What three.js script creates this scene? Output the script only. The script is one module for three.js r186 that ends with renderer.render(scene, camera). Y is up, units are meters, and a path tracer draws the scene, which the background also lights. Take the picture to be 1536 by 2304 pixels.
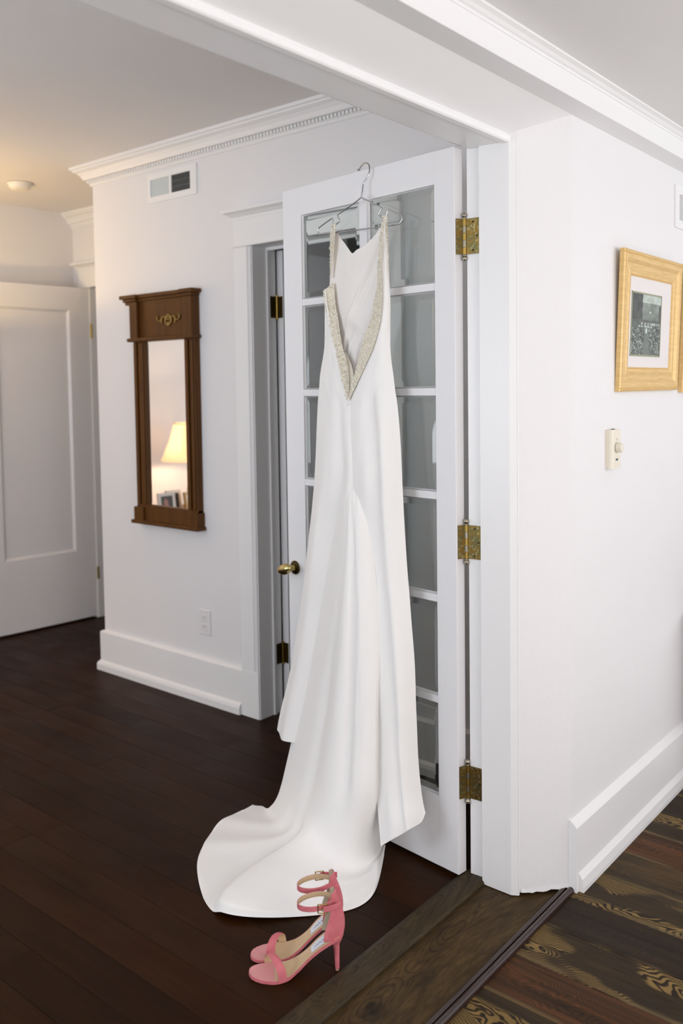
import * as THREE from 'three';
import { RoundedBoxGeometry } from 'three/addons/geometries/RoundedBoxGeometry.js';
import { mergeGeometries, mergeVertices } from 'three/addons/utils/BufferGeometryUtils.js';
import { RectAreaLightUniformsLib } from 'three/addons/lights/RectAreaLightUniformsLib.js';

// ---------------------------------------------------------------- camera, sky, lights, exposure
const scene = new THREE.Scene();
const camera = new THREE.PerspectiveCamera(2 * Math.atan(1152 / 1982.74) * 180 / Math.PI, 1536 / 2304, 0.05, 60);
{
  const yaw = 0.69186, pitch = 0.054217, roll = -0.013671;
  const V = (x, y, z) => new THREE.Vector3(x, y, z);
  const f0 = V(Math.cos(yaw), 0, -Math.sin(yaw)), r0 = V(Math.sin(yaw), 0, Math.cos(yaw)), u0 = V(0, 1, 0);
  const f = f0.clone().multiplyScalar(Math.cos(pitch)).addScaledVector(u0, -Math.sin(pitch));
  const u1 = f0.clone().multiplyScalar(Math.sin(pitch)).addScaledVector(u0, Math.cos(pitch));
  const r = r0.clone().multiplyScalar(Math.cos(roll)).addScaledVector(u1, Math.sin(roll));
  const u = r0.clone().multiplyScalar(-Math.sin(roll)).addScaledVector(u1, Math.cos(roll));
  camera.position.set(-2.0829, 1.39472, 1.14657);
  camera.quaternion.setFromRotationMatrix(new THREE.Matrix4().makeBasis(r, u, f.clone().negate()));
  camera.setViewOffset(1536, 2304, 0, 173.08, 1536, 2304);
  camera.focus = 2.45; camera.userData.fStop = 2.4;
}
const renderer = new THREE.WebGLRenderer();
renderer.toneMapping = THREE.LinearToneMapping;
renderer.toneMappingExposure = 0.515;
renderer.shadowMap.enabled = true;
scene.background = new THREE.Color(0.75, 0.85, 1.0);
RectAreaLightUniformsLib.init();
function windowLight(name, w, h, color, intensity, pos, target) {
  const l = new THREE.RectAreaLight(color, intensity, w, h);
  l.name = name; l.position.set(...pos); l.lookAt(...target); scene.add(l); return l;
}
// daylight entering by the windows of the two rooms (their frames and panes are built further down)
windowLight('front_window_daylight', 2.2, 1.2, new THREE.Color(0.90, 0.95, 1.0), 14, [1.8, 1.30, 3.4], [1.8, 7.2, 0]);
windowLight('patio_window_daylight', 2.2, 1.2, new THREE.Color(1.0, 0.92, 0.885), 11.5, [-1.7, 1.30, 3.6], [-1.7, 3.4, 0]);
windowLight('side_window_daylight', 1.9, 1.2, new THREE.Color(0.95, 0.98, 1.0), 7.5, [-3.8, 1.30, 2.2], [0, 1.3, 2.2]);
windowLight('bedroom_window_daylight', 1.7, 1.2, new THREE.Color(0.87, 0.93, 1.0), 14.5, [-3.45, 1.35, -1.7], [0, 3.6, -1.7]);

// ---------------------------------------------------------------- helpers
let seed = 7;
function rnd() { seed |= 0; seed = seed + 0x6D2B79F5 | 0; let t = Math.imul(seed ^ seed >>> 15, 1 | seed); t = t + Math.imul(t ^ t >>> 7, 61 | t) ^ t; return ((t ^ t >>> 14) >>> 0) / 4294967296; }
const rr = (a, b) => a + (b - a) * rnd();
const mix = (a, b, t) => a + (b - a) * t, clamp = (x, a = 0, b = 1) => Math.min(b, Math.max(a, x));
const sstep = (a, b, x) => { const t = clamp((x - a) / (b - a)); return t * t * (3 - 2 * t); };
const perm = new Float32Array(65536); for (let i = 0; i < 65536; i++) perm[i] = rnd();
const hash = (i, j) => perm[((i * 73 + j * 181 + (i * j & 255) * 31) & 65535)];
function noise(x, y) {
  const i = Math.floor(x), j = Math.floor(y), a = x - i, b = y - j, u = a * a * (3 - 2 * a), v = b * b * (3 - 2 * b);
  return mix(mix(hash(i, j), hash(i + 1, j), u), mix(hash(i, j + 1), hash(i + 1, j + 1), u), v);
}
const fbm = (x, y, n = 4) => { let s = 0, a = 0.5; for (let k = 0; k < n; k++) { s += a * noise(x, y); x = x * 2.03 + 17; y = y * 2.01 + 5; a *= 0.5; } return s / (1 - Math.pow(0.5, n)); };
const taken = {};
function numbered(n) { if (taken[n] === undefined) { taken[n] = 0; return n; } taken[n]++; return n + '_' + String(taken[n]).padStart(3, '0'); }
function mesh(name, geo, mat, parent = scene) {
  const m = new THREE.Mesh(Array.isArray(geo) ? merge(geo) : geo, mat);
  m.name = parent === scene ? numbered(name) : name; m.castShadow = m.receiveShadow = true; parent.add(m); return m;
}
function merge(list) {
  return mergeGeometries(list.map((g) => { const h = g.index ? g.toNonIndexed() : g; for (const k of Object.keys(h.attributes)) if (!['position', 'normal', 'uv'].includes(k)) h.deleteAttribute(k); return h; }));
}
function thing(name, label, category, pos = [0, 0, 0], turn = 0, group) {
  const g = new THREE.Group(); g.name = numbered(name); g.position.set(...pos); g.rotation.y = turn; scene.add(g);
  g.userData = { label, category }; if (group) g.userData.group = group; return g;
}
function setting(name, pos = [0, 0, 0], turn = 0) { const g = new THREE.Group(); g.name = numbered(name); g.position.set(...pos); g.rotation.y = turn; g.userData.kind = 'structure'; scene.add(g); return g; }
// uv in metres by the way each face points
function metreUV(g, du = 0, dv = 0) {
  const p = g.attributes.position, n = g.attributes.normal, uv = new Float32Array(p.count * 2);
  for (let i = 0; i < p.count; i++) {
    const ax = Math.abs(n.getX(i)), ay = Math.abs(n.getY(i)), az = Math.abs(n.getZ(i));
    const [u, v] = ay >= ax && ay >= az ? [p.getX(i), p.getZ(i)] : ax >= az ? [p.getZ(i), p.getY(i)] : [p.getX(i), p.getY(i)];
    uv[2 * i] = u + du; uv[2 * i + 1] = v + dv;
  }
  g.setAttribute('uv', new THREE.BufferAttribute(uv, 2)); return g;
}
function bx(x0, x1, y0, y1, z0, z1, r = 0) {
  const w = x1 - x0, h = y1 - y0, d = z1 - z0;
  const g = r > 0 ? new RoundedBoxGeometry(w, h, d, 2, Math.min(r, w / 2.01, h / 2.01, d / 2.01)) : new THREE.BoxGeometry(w, h, d);
  g.translate((x0 + x1) / 2, (y0 + y1) / 2, (z0 + z1) / 2);
  return metreUV(g.index ? g.toNonIndexed() : g);
}
// a polygon pushed along x (its points are [z, y]), along z ([x, y]) or along y ([x, z]); e0 and e1 may be functions of the first coordinate, for mitres
function prism(pts, axis, e0, e1, crease = 0.5) {
  let poly = pts.map((p) => new THREE.Vector2(p[0], p[1])); if (THREE.ShapeUtils.area(poly) < 0) poly.reverse();
  const f0 = typeof e0 === 'function' ? e0 : () => e0, f1 = typeof e1 === 'function' ? e1 : () => e1;
  const at = (p, e) => axis === 'x' ? [e, p.y, p.x] : axis === 'z' ? [p.x, p.y, e] : [p.x, e, p.y];
  const pos = []; const n = poly.length, flip = axis !== 'z';
  const tri = (a, b, c) => pos.push(...(flip ? [...a, ...c, ...b] : [...a, ...b, ...c]));
  for (let i = 0; i < n; i++) {
    const p = poly[i], q = poly[(i + 1) % n];
    const a = at(p, f0(p.x)), b = at(q, f0(q.x)), c = at(q, f1(q.x)), d = at(p, f1(p.x));
    tri(a, b, c); tri(a, c, d);
  }
  for (const [i, j, k] of THREE.ShapeUtils.triangulateShape(poly, [])) {
    tri(at(poly[i], f1(poly[i].x)), at(poly[j], f1(poly[j].x)), at(poly[k], f1(poly[k].x)));
    tri(at(poly[i], f0(poly[i].x)), at(poly[k], f0(poly[k].x)), at(poly[j], f0(poly[j].x)));
  }
  const g = new THREE.BufferGeometry(); g.setAttribute('position', new THREE.Float32BufferAttribute(pos, 3)); g.computeVertexNormals();
  return metreUV(g);
}
// a wall in the y-z plane (axis 'x') or x-y plane (axis 'z') with rectangular openings [a0, a1, y0, y1]
function wallWith(axis, a0, a1, y0, y1, t0, t1, holes) {
  const as = [a0, a1], ys = [y0, y1]; for (const h of holes) { as.push(h[0], h[1]); ys.push(h[2], h[3]); }
  const u = (v) => [...new Set(v)].sort((p, q) => p - q), A = u(as).filter((v) => v >= a0 && v <= a1), Y = u(ys).filter((v) => v >= y0 && v <= y1), out = [];
  for (let i = 0; i + 1 < A.length; i++) {
    let run = null;
    for (let j = 0; j + 1 < Y.length; j++) {
      const am = (A[i] + A[i + 1]) / 2, ym = (Y[j] + Y[j + 1]) / 2;
      const open = holes.some((h) => am > h[0] && am < h[1] && ym > h[2] && ym < h[3]);
      if (!open) { if (run) run[1] = Y[j + 1]; else run = [Y[j], Y[j + 1]]; }
      if ((open || j + 2 === Y.length) && run) { out.push(axis === 'x' ? bx(t0, t1, run[0], run[1], A[i], A[i + 1]) : bx(A[i], A[i + 1], run[0], run[1], t0, t1)); run = null; }
    }
  }
  return merge(out);
}
function tube(pts, r, seg = 60, rad = 8, closed = false, tension = 0.5) {
  return new THREE.TubeGeometry(new THREE.CatmullRomCurve3(pts.map((p) => new THREE.Vector3(...p)), closed, 'catmullrom', tension), seg, r, rad, closed);
}
function lathe(pts, seg = 28) { return new THREE.LatheGeometry(pts.map((p) => new THREE.Vector2(p[0], p[1])), seg); }
const cr = (a, b, c, d, t) => 0.5 * (2 * b + (c - a) * t + (2 * a - 5 * b + 4 * c - d) * t * t + (3 * b - a - 3 * c + d) * t * t * t);
// smooth sheet through a grid of control points; shape(p, u, v) may push a point, thick gives it a second side
function sheetAt(rows, u, v) {
  const nr = rows.length - 1, nc = rows[0].length - 1, fv = clamp(v) * nr, fu = clamp(u) * nc, j = Math.min(nr - 1, Math.floor(fv)), i = Math.min(nc - 1, Math.floor(fu)), tv = fv - j, tu = fu - i;
  const R = (k) => rows[clamp(k, 0, nr)], C = (r, k) => r[clamp(k, 0, nc)], out = [];
  for (let c = 0; c < 3; c++) {
    const q = [];
    for (let k = -1; k < 3; k++) { const r = R(j + k); q.push(cr(C(r, i - 1)[c], C(r, i)[c], C(r, i + 1)[c], C(r, i + 2)[c], tu)); }
    out.push(cr(q[0], q[1], q[2], q[3], tv));
  }
  return out;
}
function sheet(rows, nu, nv, shape, thick = 0.0012) {
  const N = (nu + 1) * (nv + 1), P = [], uv = [];
  for (let j = 0; j <= nv; j++) for (let i = 0; i <= nu; i++) { let p = sheetAt(rows, i / nu, j / nv); if (shape) p = shape(p, i / nu, j / nv); P.push(p); uv.push(p[0] + p[2], p[1]); }
  const idx = []; for (let j = 0; j < nv; j++) for (let i = 0; i < nu; i++) { const a = j * (nu + 1) + i, b = a + 1, c = a + nu + 1, d = c + 1; idx.push(a, c, b, b, c, d); }
  const g = new THREE.BufferGeometry(); g.setAttribute('position', new THREE.Float32BufferAttribute(P.flat(), 3)); g.setIndex(idx); g.computeVertexNormals();
  const n = g.attributes.normal, pos = [...P.flat()], uv2 = [...uv, ...uv];
  for (let k = 0; k < N; k++) pos.push(P[k][0] - n.getX(k) * thick, P[k][1] - n.getY(k) * thick, P[k][2] - n.getZ(k) * thick);
  const all = [...idx]; for (let k = 0; k < idx.length; k += 3) all.push(idx[k] + N, idx[k + 2] + N, idx[k + 1] + N);
  const rim = []; for (let i = 0; i < nu; i++) rim.push([i, i + 1]); for (let j = 0; j < nv; j++) rim.push([j * (nu + 1) + nu, (j + 1) * (nu + 1) + nu]);
  for (let i = nu; i > 0; i--) rim.push([nv * (nu + 1) + i, nv * (nu + 1) + i - 1]); for (let j = nv; j > 0; j--) rim.push([j * (nu + 1), (j - 1) * (nu + 1)]);
  for (const [a, b] of rim) all.push(a, b, a + N, b, b + N, a + N);
  const h = new THREE.BufferGeometry(); h.setAttribute('position', new THREE.Float32BufferAttribute(pos, 3)); h.setAttribute('uv', new THREE.Float32BufferAttribute(uv2, 2)); h.setIndex(all); h.computeVertexNormals(); return h;
}
function tex(w, h, fn, color = true, repeat = true) {
  const d = new Uint8Array(w * h * 4);
  for (let j = 0; j < h; j++) for (let i = 0; i < w; i++) { const c = fn(i / w, j / h, i, j), k = 4 * (j * w + i); if (typeof c === 'number') d[k] = d[k + 1] = d[k + 2] = clamp(c, 0, 255); else { d[k] = clamp(c[0], 0, 255); d[k + 1] = clamp(c[1], 0, 255); d[k + 2] = clamp(c[2], 0, 255); } d[k + 3] = 255; }
  const t = new THREE.DataTexture(d, w, h); t.magFilter = THREE.LinearFilter; t.minFilter = THREE.LinearMipmapLinearFilter; t.generateMipmaps = true;
  if (repeat) t.wrapS = t.wrapT = THREE.RepeatWrapping; if (color) t.colorSpace = THREE.SRGBColorSpace; t.needsUpdate = true; return t;
}
const std = (o) => new THREE.MeshStandardMaterial(o), phys = (o) => new THREE.MeshPhysicalMaterial(o);

// ---------------------------------------------------------------- materials
const plasterBump = tex(256, 256, (u, v, i, j) => 128 + 90 * (noise(i * 0.31, j * 0.31) - 0.5) + 60 * (noise(i * 0.9, j * 0.9) - 0.5), false);
plasterBump.repeat.set(4, 4);
const M = {};
M.wall = std({ color: 0xeae8e9, roughness: 0.62, bumpMap: plasterBump, bumpScale: 0.0004 });
M.trim = std({ color: 0xf1f0f0, roughness: 0.36 });
M.ceiling = std({ color: 0xeceaea, roughness: 0.8, bumpMap: plasterBump, bumpScale: 0.0004 });
M.door = std({ color: 0xecebed, roughness: 0.34 });
M.glass = phys({ color: new THREE.Color(0.90, 0.955, 0.94), transmission: 1, roughness: 0.015, thickness: 0, ior: 1.5 });
M.bevelGlass = phys({ color: new THREE.Color(0.93, 1.0, 0.985), transmission: 1, roughness: 0.0, thickness: 0.006, ior: 1.5 });
M.mirror = std({ color: 0xf2f2f0, metalness: 1, roughness: 0.02 });
M.chrome = std({ color: 0xc9ccd0, metalness: 1, roughness: 0.14 });
M.galvanised = std({ color: 0x8b9193, metalness: 0.6, roughness: 0.5 });
M.dark = std({ color: 0x141210, roughness: 0.8 });
{
  const t = tex(128, 256, (u, v, i, j) => {
    const a = fbm(u * 5 + 3, v * 8, 4), b = fbm(u * 11 + 40, v * 14 + 9, 3), k = sstep(0.35, 0.7, a), w = sstep(0.55, 0.8, b);
    return [mix(mix(128, 104, k), 158, w), mix(mix(102, 98, k), 146, w), mix(mix(50, 64, k), 106, w)];
  });
  t.repeat.set(18, 10);
  M.brassOld = std({ map: t, metalness: 0.9, roughness: 0.36 });
  const t2 = t.clone(); t2.repeat.set(9, 9); t2.needsUpdate = true;
  M.brassDull = std({ map: t2, color: 0x9a9484, metalness: 0.85, roughness: 0.45 });
}
M.bronze = std({ color: 0x4a3a16, metalness: 0.8, roughness: 0.45 });
M.brass = std({ color: 0xb79a52, metalness: 1, roughness: 0.28 });
M.pewter = std({ color: 0xa8a18f, metalness: 1, roughness: 0.3 });
{ // carved mirror frame, walnut stain
  const t = tex(256, 256, (u, v) => { const g = fbm(u * 40, v * 3, 3), q = fbm(u * 6 + 9, v * 2, 3); const k = 0.55 * g + 0.45 * q; return [mix(60, 118, k), mix(35, 72, k), mix(8, 20, k)]; });
  t.repeat.set(6, 1.5);
  M.walnut = phys({ map: t, roughness: 0.45, specularIntensity: 0.45 });
  M.gilt = std({ color: 0x9c7f45, metalness: 0.55, roughness: 0.5 });
}
{ // picture frame, pale gold wood
  const t = tex(256, 64, (u, v) => { const g = fbm(u * 5, v * 22, 3); return [mix(214, 238, g), mix(176, 203, g), mix(110, 142, g)]; });
  t.repeat.set(4, 12);
  M.goldWood = std({ map: t, metalness: 0.15, roughness: 0.42 });
}
// fabrics
const weave = tex(128, 128, (u, v, i, j) => 128 + 46 * Math.sin(i * Math.PI / 2) * Math.sin(j * Math.PI / 2) + 120 * (noise(i * 0.7, j * 0.7) - 0.5), false);
weave.repeat.set(14, 14);
M.crepe = phys({ color: 0xf7f5f3, roughness: 0.72, sheen: 0.35, sheenRoughness: 0.5, sheenColor: new THREE.Color(1, 1, 1), bumpMap: weave, bumpScale: 0.00012 });
M.crepeInside = phys({ color: 0xf3eeea, roughness: 0.6, sheen: 0.3, sheenRoughness: 0.5, bumpMap: weave, bumpScale: 0.0001 });
M.tulle = std({ color: 0xe6decd, roughness: 0.8 });
M.bead = phys({ color: 0xfbf7ee, metalness: 0.12, roughness: 0.08, clearcoat: 1, clearcoatRoughness: 0.04 });
const velvetTex = tex(128, 128, (u, v) => { const k = fbm(u * 5, v * 5, 4); return [mix(196, 222, k), mix(100, 128, k), mix(110, 134, k)]; });
velvetTex.repeat.set(12, 12);
M.velvet = phys({ map: velvetTex, roughness: 0.85, sheen: 0.7, sheenRoughness: 0.35, sheenColor: new THREE.Color(0.95, 0.55, 0.6) });
M.satinPink = phys({ color: 0xdf9a9c, roughness: 0.55, sheen: 0.5 });
M.footbed = std({ color: 0xd2b692, roughness: 0.6 });
M.plate = std({ color: 0xe9e2d2, roughness: 0.4 });
M.outlet = std({ color: 0xe9e6e6, roughness: 0.4 });

// ---------------------------------------------------------------- the shell of the two rooms
const XM = 0.508, ZB = -3.62, XH = 1.10, CB = 2.475, CA = 2.1825;   // mirror wall, back wall, hall wall, ceilings
{ // wall with the pictures: jamb of the wide opening, splayed return and the long face, one solid in plan
  const w = setting('wall_right');
  mesh('wall_body', prism([[0.0105, 0.0175], [0.13, 0.115], [3.7, 0.115], [3.7, -0.135], [0.03, -0.135], [0.03, -0.02]], 'y', 0.012, 2.6), M.wall, w);
  mesh('jamb', prism([[0, 0], [0.0105, 0.0175], [0.032, -0.005], [0.032, -0.135], [0.013, -0.135], [0.013, -0.09], [0, -0.09]], 'y', 0.003, 2.055), M.trim, w);
  // narrow bead between the casing edge and the plaster
  mesh('corner_bead', new THREE.CylinderGeometry(0.0016, 0.0016, 2.03, 8).translate(0.0112, 1.02, 0.0182), M.trim, w);
  // torn plaster along the foot of the splay
  const pts = []; for (let k = 0; k <= 14; k++) pts.push([mix(0.014, 0.13, k / 14), 0.006 + 0.006 * rnd()]);
  const foot = new THREE.BufferGeometry(), pos = [];
  for (let k = 0; k < 14; k++) {
    const [x0, y0] = pts[k], [x1, y1] = pts[k + 1], z = (x) => 0.0185 + (x - 0.0105) * 0.8159, t = 0.0025;
    const quad = (a, b, c, d) => pos.push(...a, ...b, ...c, ...a, ...c, ...d);
    quad([x0, y0, z(x0) + t], [x1, y1, z(x1) + t], [x1, 0.022, z(x1) + t * 0.2], [x0, 0.022, z(x0) + t * 0.2]);
    quad([x0, y0, z(x0) + t], [x0, y0, z(x0) - 0.004], [x1, y1, z(x1) - 0.004], [x1, y1, z(x1) + t]);
  }
  foot.setAttribute('position', new THREE.Float32BufferAttribute(pos, 3)); foot.computeVertexNormals(); mesh('torn_plaster', metreUV(foot), M.wall, w);
}
{ // beam over the opening: soffit, bead and the sloping face above it
  const endX = (z) => (z < 0.0175 ? 0.03 : 0.04 + (z - 0.0175) * 1.2256);
  const b = setting('wall_header');
  mesh('beam', prism([[-0.165, 2.052], [-0.125, 2.052], [-0.125, 2.034], [-0.012, 2.03], [0.0, 2.047], [0.116, 2.103], [0.116, 2.6], [-0.165, 2.6]], 'x', -3.9, endX), M.trim, b);
  mesh('head_bead', prism([[-0.016, 2.0265], [0.0, 2.0265], [0.0035, 2.03], [0.0035, 2.041], [0.0, 2.0445], [-0.003, 2.046], [-0.016, 2.05]], 'x', -3.9, 0.008), M.trim, b);
  const c = setting('trim_1');
  mesh('cornice', prism([[0.10, 2.103], [0.178, 2.103], [0.178, 2.158], [0.181, 2.1585], [0.181, 2.163], [0.178, 2.1656], [0.184, 2.168], [0.19, 2.1735], [0.198, 2.177], [0.2, 2.1775], [0.2, 2.19], [0.10, 2.19]], 'x', -3.9, 3.7), M.trim, c);
}
{ // ceilings
  const a = mesh('ceiling', bx(-4, 3.8, CA, CA + 0.12, 0.11, 4.0), M.ceiling); a.userData.kind = 'structure';
  const b = mesh('ceiling', bx(-3.8, 2.6, CB, CB + 0.12, -3.8, -0.1), M.ceiling); b.userData.kind = 'structure';
}
// outer walls; window openings are cut where the window lights stand
const WIN_A = [0.7, 2.9, 0.645, 1.995], WIN_P = [-2.8, -0.6, 0.645, 1.995], WIN_S = [1.25, 3.15, 0.645, 1.995], WIN_B = [-2.55, -0.85, 0.7, 2.0];
function outer(name, geo, mat = M.wall) { const m = mesh(name, geo, mat); m.userData.kind = 'structure'; return m; }
outer('wall_front', wallWith('z', -4.02, 3.82, -0.1, 2.35, 3.9, 4.02, [WIN_A, WIN_P]));
outer('wall_east', bx(3.7, 3.82, -0.1, 2.62, -3.9, 4.02));
outer('wall_west', wallWith('x', -0.02, 4.02, -0.1, 2.62, -4.02, -3.9, [WIN_S]));
outer('wall_bedroom', wallWith('x', -3.82, -0.02, -0.1, 2.62, -3.82, -3.7, [WIN_B]));
outer('wall_partition', bx(-3.9, -3.3, -0.1, 2.06, -0.165, 0.0));
outer('wall_back', bx(-3.82, 3.82, -0.1, 2.62, ZB - 0.12, ZB));
outer('wall_mirror', wallWith('x', -2.553, -0.13, 0, 2.62, XM, XM + 0.12, [[-1.468, -0.782, -1, 1.996], [-1.958, -1.83, 2.268, 2.345]]));
outer('wall_closet', [bx(XM + 0.12, 2.3, 0, 2.62, -2.553, -2.44), bx(2.3, 2.42, 0, 2.62, -2.553, -0.13)].reduce((a, b) => merge([a, b])));
outer('wall_hall', wallWith('x', ZB, -2.553, 0, 2.62, XH, XH + 0.12, [[-3.458, -2.70, -1, 2.035]]));
outer('wall_study', merge([bx(2.3, 2.42, 0, 2.62, -3.62, -2.553), bx(XH, 2.42, 2.475, 2.6, -3.62, -2.5)]));

// window frames with panes (behind the camera and beside it)
function sash(n, axis, a0, a1, y0, y1, at, cols) {
  const w = setting('window_' + n), t = 0.05, d = 0.06, P = (p0, p1, q0, q1, dd = d) => axis === 'z' ? bx(p0, p1, q0, q1, at - dd / 2, at + dd / 2) : bx(at - dd / 2, at + dd / 2, q0, q1, p0, p1);
  mesh('window_frame', [P(a0, a1, y0, y0 + t), P(a0, a1, y1 - t, y1), P(a0, a0 + t, y0 + t, y1 - t), P(a1 - t, a1, y0 + t, y1 - t)], M.trim, w);
  for (let k = 1; k < cols; k++) { const m = mix(a0, a1, k / cols); mesh('mullion', P(m - 0.025, m + 0.025, y0 + t, y1 - t), M.trim, w); }
  for (let k = 0; k < cols; k++) mesh('pane', P(mix(a0, a1, k / cols) + 0.03, mix(a0, a1, (k + 1) / cols) - 0.03, y0 + t, y1 - t, 0.004), M.glass, w);
}
sash(1, 'z', ...WIN_A, 3.96, 3); sash(4, 'z', ...WIN_P, 3.96, 3); sash(2, 'x', ...WIN_S, -3.96, 2); sash(3, 'x', ...WIN_B, -3.76, 2);

// ---------------------------------------------------------------- floors
{
  const sub = outer('floor_slab', bx(-4.02, 3.82, -0.14, -0.021, -3.74, 4.02), M.dark);
  // old dark boards of the far room
  const tb = tex(128, 1024, (u, v) => {
    const g = fbm(u * 26 + 1.5 * noise(v * 9, 3), v * 14, 3), q = fbm(u * 3 + 7, v * 5, 3), s = fbm(u * 60, v * 3 + 20, 2);
    const k = 0.35 * g + 0.45 * q + 0.2 * s; return [mix(27, 62, k), mix(14, 35, k), mix(4, 13, k)];
  });
  const rough = tex(128, 256, (u, v) => 92 + 60 * fbm(u * 5, v * 4, 3), false);
  const mats = [0xffffff, 0xe8e2dc, 0xfff4e0, 0xd6d0cc].map((c) => { const t = tb.clone(); t.repeat.set(2.4, 0.42); t.needsUpdate = true; return phys({ map: t, color: c, roughnessMap: rough, roughness: 0.9, specularIntensity: 0.16 }); });
  const fl = setting('floor');
  const W = 0.105;
  for (let k = -31; k < 27; k++) {
    const x0 = -0.525 + k * W, x1 = x0 + W - 0.0011; if (x0 > 2.25) break;
    const cut = -0.7 - 2.6 * rnd(), ends = x0 > 1.2 ? [[-2.5, -0.161]] : [[cut + 0.0006, -0.161], [ZB, cut - 0.0006]];
    for (const [z0, z1] of ends) {
      const y = -0.0004 * rnd();
      const g = prism([[x0, -0.02], [x1, -0.02], [x1, y - 0.0004], [x1 - 0.0003, y], [x0 + 0.0003, y], [x0, y - 0.0004]], 'z', z0, z1);
      metreUV(g, rnd() * 3, rnd() * 5); mesh('plank', g, mats[Math.floor(rnd() * 4)], fl);
    }
  }
}
{ // stained fir boards of the near room: flat-sawn growth rings cut lengthwise
  const PW = 0.155, LEN = 2.2;
  function fir(kind, s) {
    return tex(160, 1536, (u, v) => {
      const w = (u - 0.5) * PW, l = v * LEN, ph = v * Math.PI * 2;
      const px = Math.cos(ph) * 1.0 + s * 9.1, py = Math.sin(ph) * 1.0 + s * 3.3;      // closes on itself along the board
      const wob = fbm(px * 2.0 + w * 5, py * 2.0 + w * 8, 4), wob2 = fbm(px * 5 + w * 22, py * 5 + w * 30, 3), jag = fbm(px * 22 + w * 60, py * 22, 2);
      const c = (noise(px * 1.1, py * 1.1) - 0.5) * 0.11, depth = 0.012 + 0.12 * wob + 0.012 * wob2;
      const r = Math.sqrt((w - c) * (w - c) * 1.6 + depth * depth) * (kind === 0 ? 170 : 230) + 0.55 * (jag - 0.5);
      const f = r - Math.floor(r), fine = fbm(w * 1100, px * 6 + py * 6, 2), blotch = fbm(u * 3.2 + s * 5, px * 1.6 + py, 4), streak = fbm(w * 75 + s * 7, px * 2.4 + py * 1.2, 3);
      let late = sstep(0.40, 0.62, f) * (1 - sstep(0.9, 1.0, f));
      const worn = 0.75 * (1 - sstep(0.03, 0.12, u + 0.05 * (blotch - 0.5))) * sstep(0.35, 0.6, fbm(px * 3 + 3, py * 3, 3));     // boards sanded paler along one arris
      let o;
      if (kind === 0) { // strong figure, fading to plain dark stain
        const fig = sstep(0.34, 0.47, fbm(u * 2.2 + s * 3, px * 1.5 + py * 1.5 + 4, 3)); late = mix(0.82 + 0.25 * (streak - 0.5), late, fig);
        const k = clamp(late + 0.3 * (fine - 0.5)); o = [mix(mix(150, 112, blotch), 36, k), mix(mix(122, 90, blotch), 27, k), mix(mix(72, 52, blotch), 18, k)];
      } else if (kind === 1) { const k = clamp(0.22 * late + 0.95 * streak + 0.5 * blotch - 0.3 + 0.25 * (fine - 0.5)); o = [mix(112, 36, k), mix(68, 25, k), mix(36, 14, k)]; }
      else if (kind === 2) { const k = clamp(0.25 * late + 0.8 * streak + 0.5 * blotch - 0.25 + 0.25 * (fine - 0.5)); o = [mix(92, 34, k), mix(70, 27, k), mix(42, 17, k)]; }
      else { const k = clamp(0.2 * late + 0.6 * streak + 0.5 * blotch - 0.2 + 0.2 * (fine - 0.5)); o = [mix(62, 22, k), mix(45, 17, k), mix(29, 11, k)]; }
      return [mix(o[0], 104, worn), mix(o[1], 88, worn), mix(o[2], 60, worn)];
    });
  }
  const rough = tex(64, 256, (u, v) => 105 + 55 * fbm(u * 4, v * 9, 3), false);
  const T = [fir(0, 1), fir(0, 2), fir(1, 3), fir(2, 4), fir(3, 5), fir(1, 6)];
  const mats = T.map((t) => phys({ map: t, roughnessMap: rough, roughness: 0.85, specularIntensity: 0.25 }));
  const order = { '-5': 2, '-4': 4, '-3': 0, '-2': 2, '-1': 0, '0': 4, '1': 1, '2': 3, '3': 5, '4': 0, '5': 4 };
  const fl = setting('floor');
  for (let k = -24; k < 24; k++) {
    const x0 = -0.21 + (k + 1) * PW, x1 = x0 + PW - 0.0012, cut = 1.2 + 2.2 * rnd();
    for (const [z0, z1] of [[0.127, cut - 0.0006], [cut + 0.0006, 3.9]]) {
      const y = -0.0006 * rnd();
      const g = prism([[x0, -0.02], [x1, -0.02], [x1, y - 0.001], [x1 - 0.001, y], [x0 + 0.001, y], [x0, y - 0.001]], 'z', z0, z1);
      const p = g.attributes.position, uv = g.attributes.uv, o = z0 < 0.2 ? 0.31 * k : rnd() * 9;
      for (let i = 0; i < p.count; i++) uv.setXY(i, clamp((p.getX(i) - x0) / PW, 0.01, 0.99), p.getZ(i) / LEN + o);
      const m = k in order && z0 < 0.2 ? order[k] : Math.floor(rnd() * 6); mesh('plank', g, mats[m], fl);
    }
  }
  // threshold: raised board, wide sill board, double-ribbed edge moulding
  const th = setting('threshold');
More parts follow.
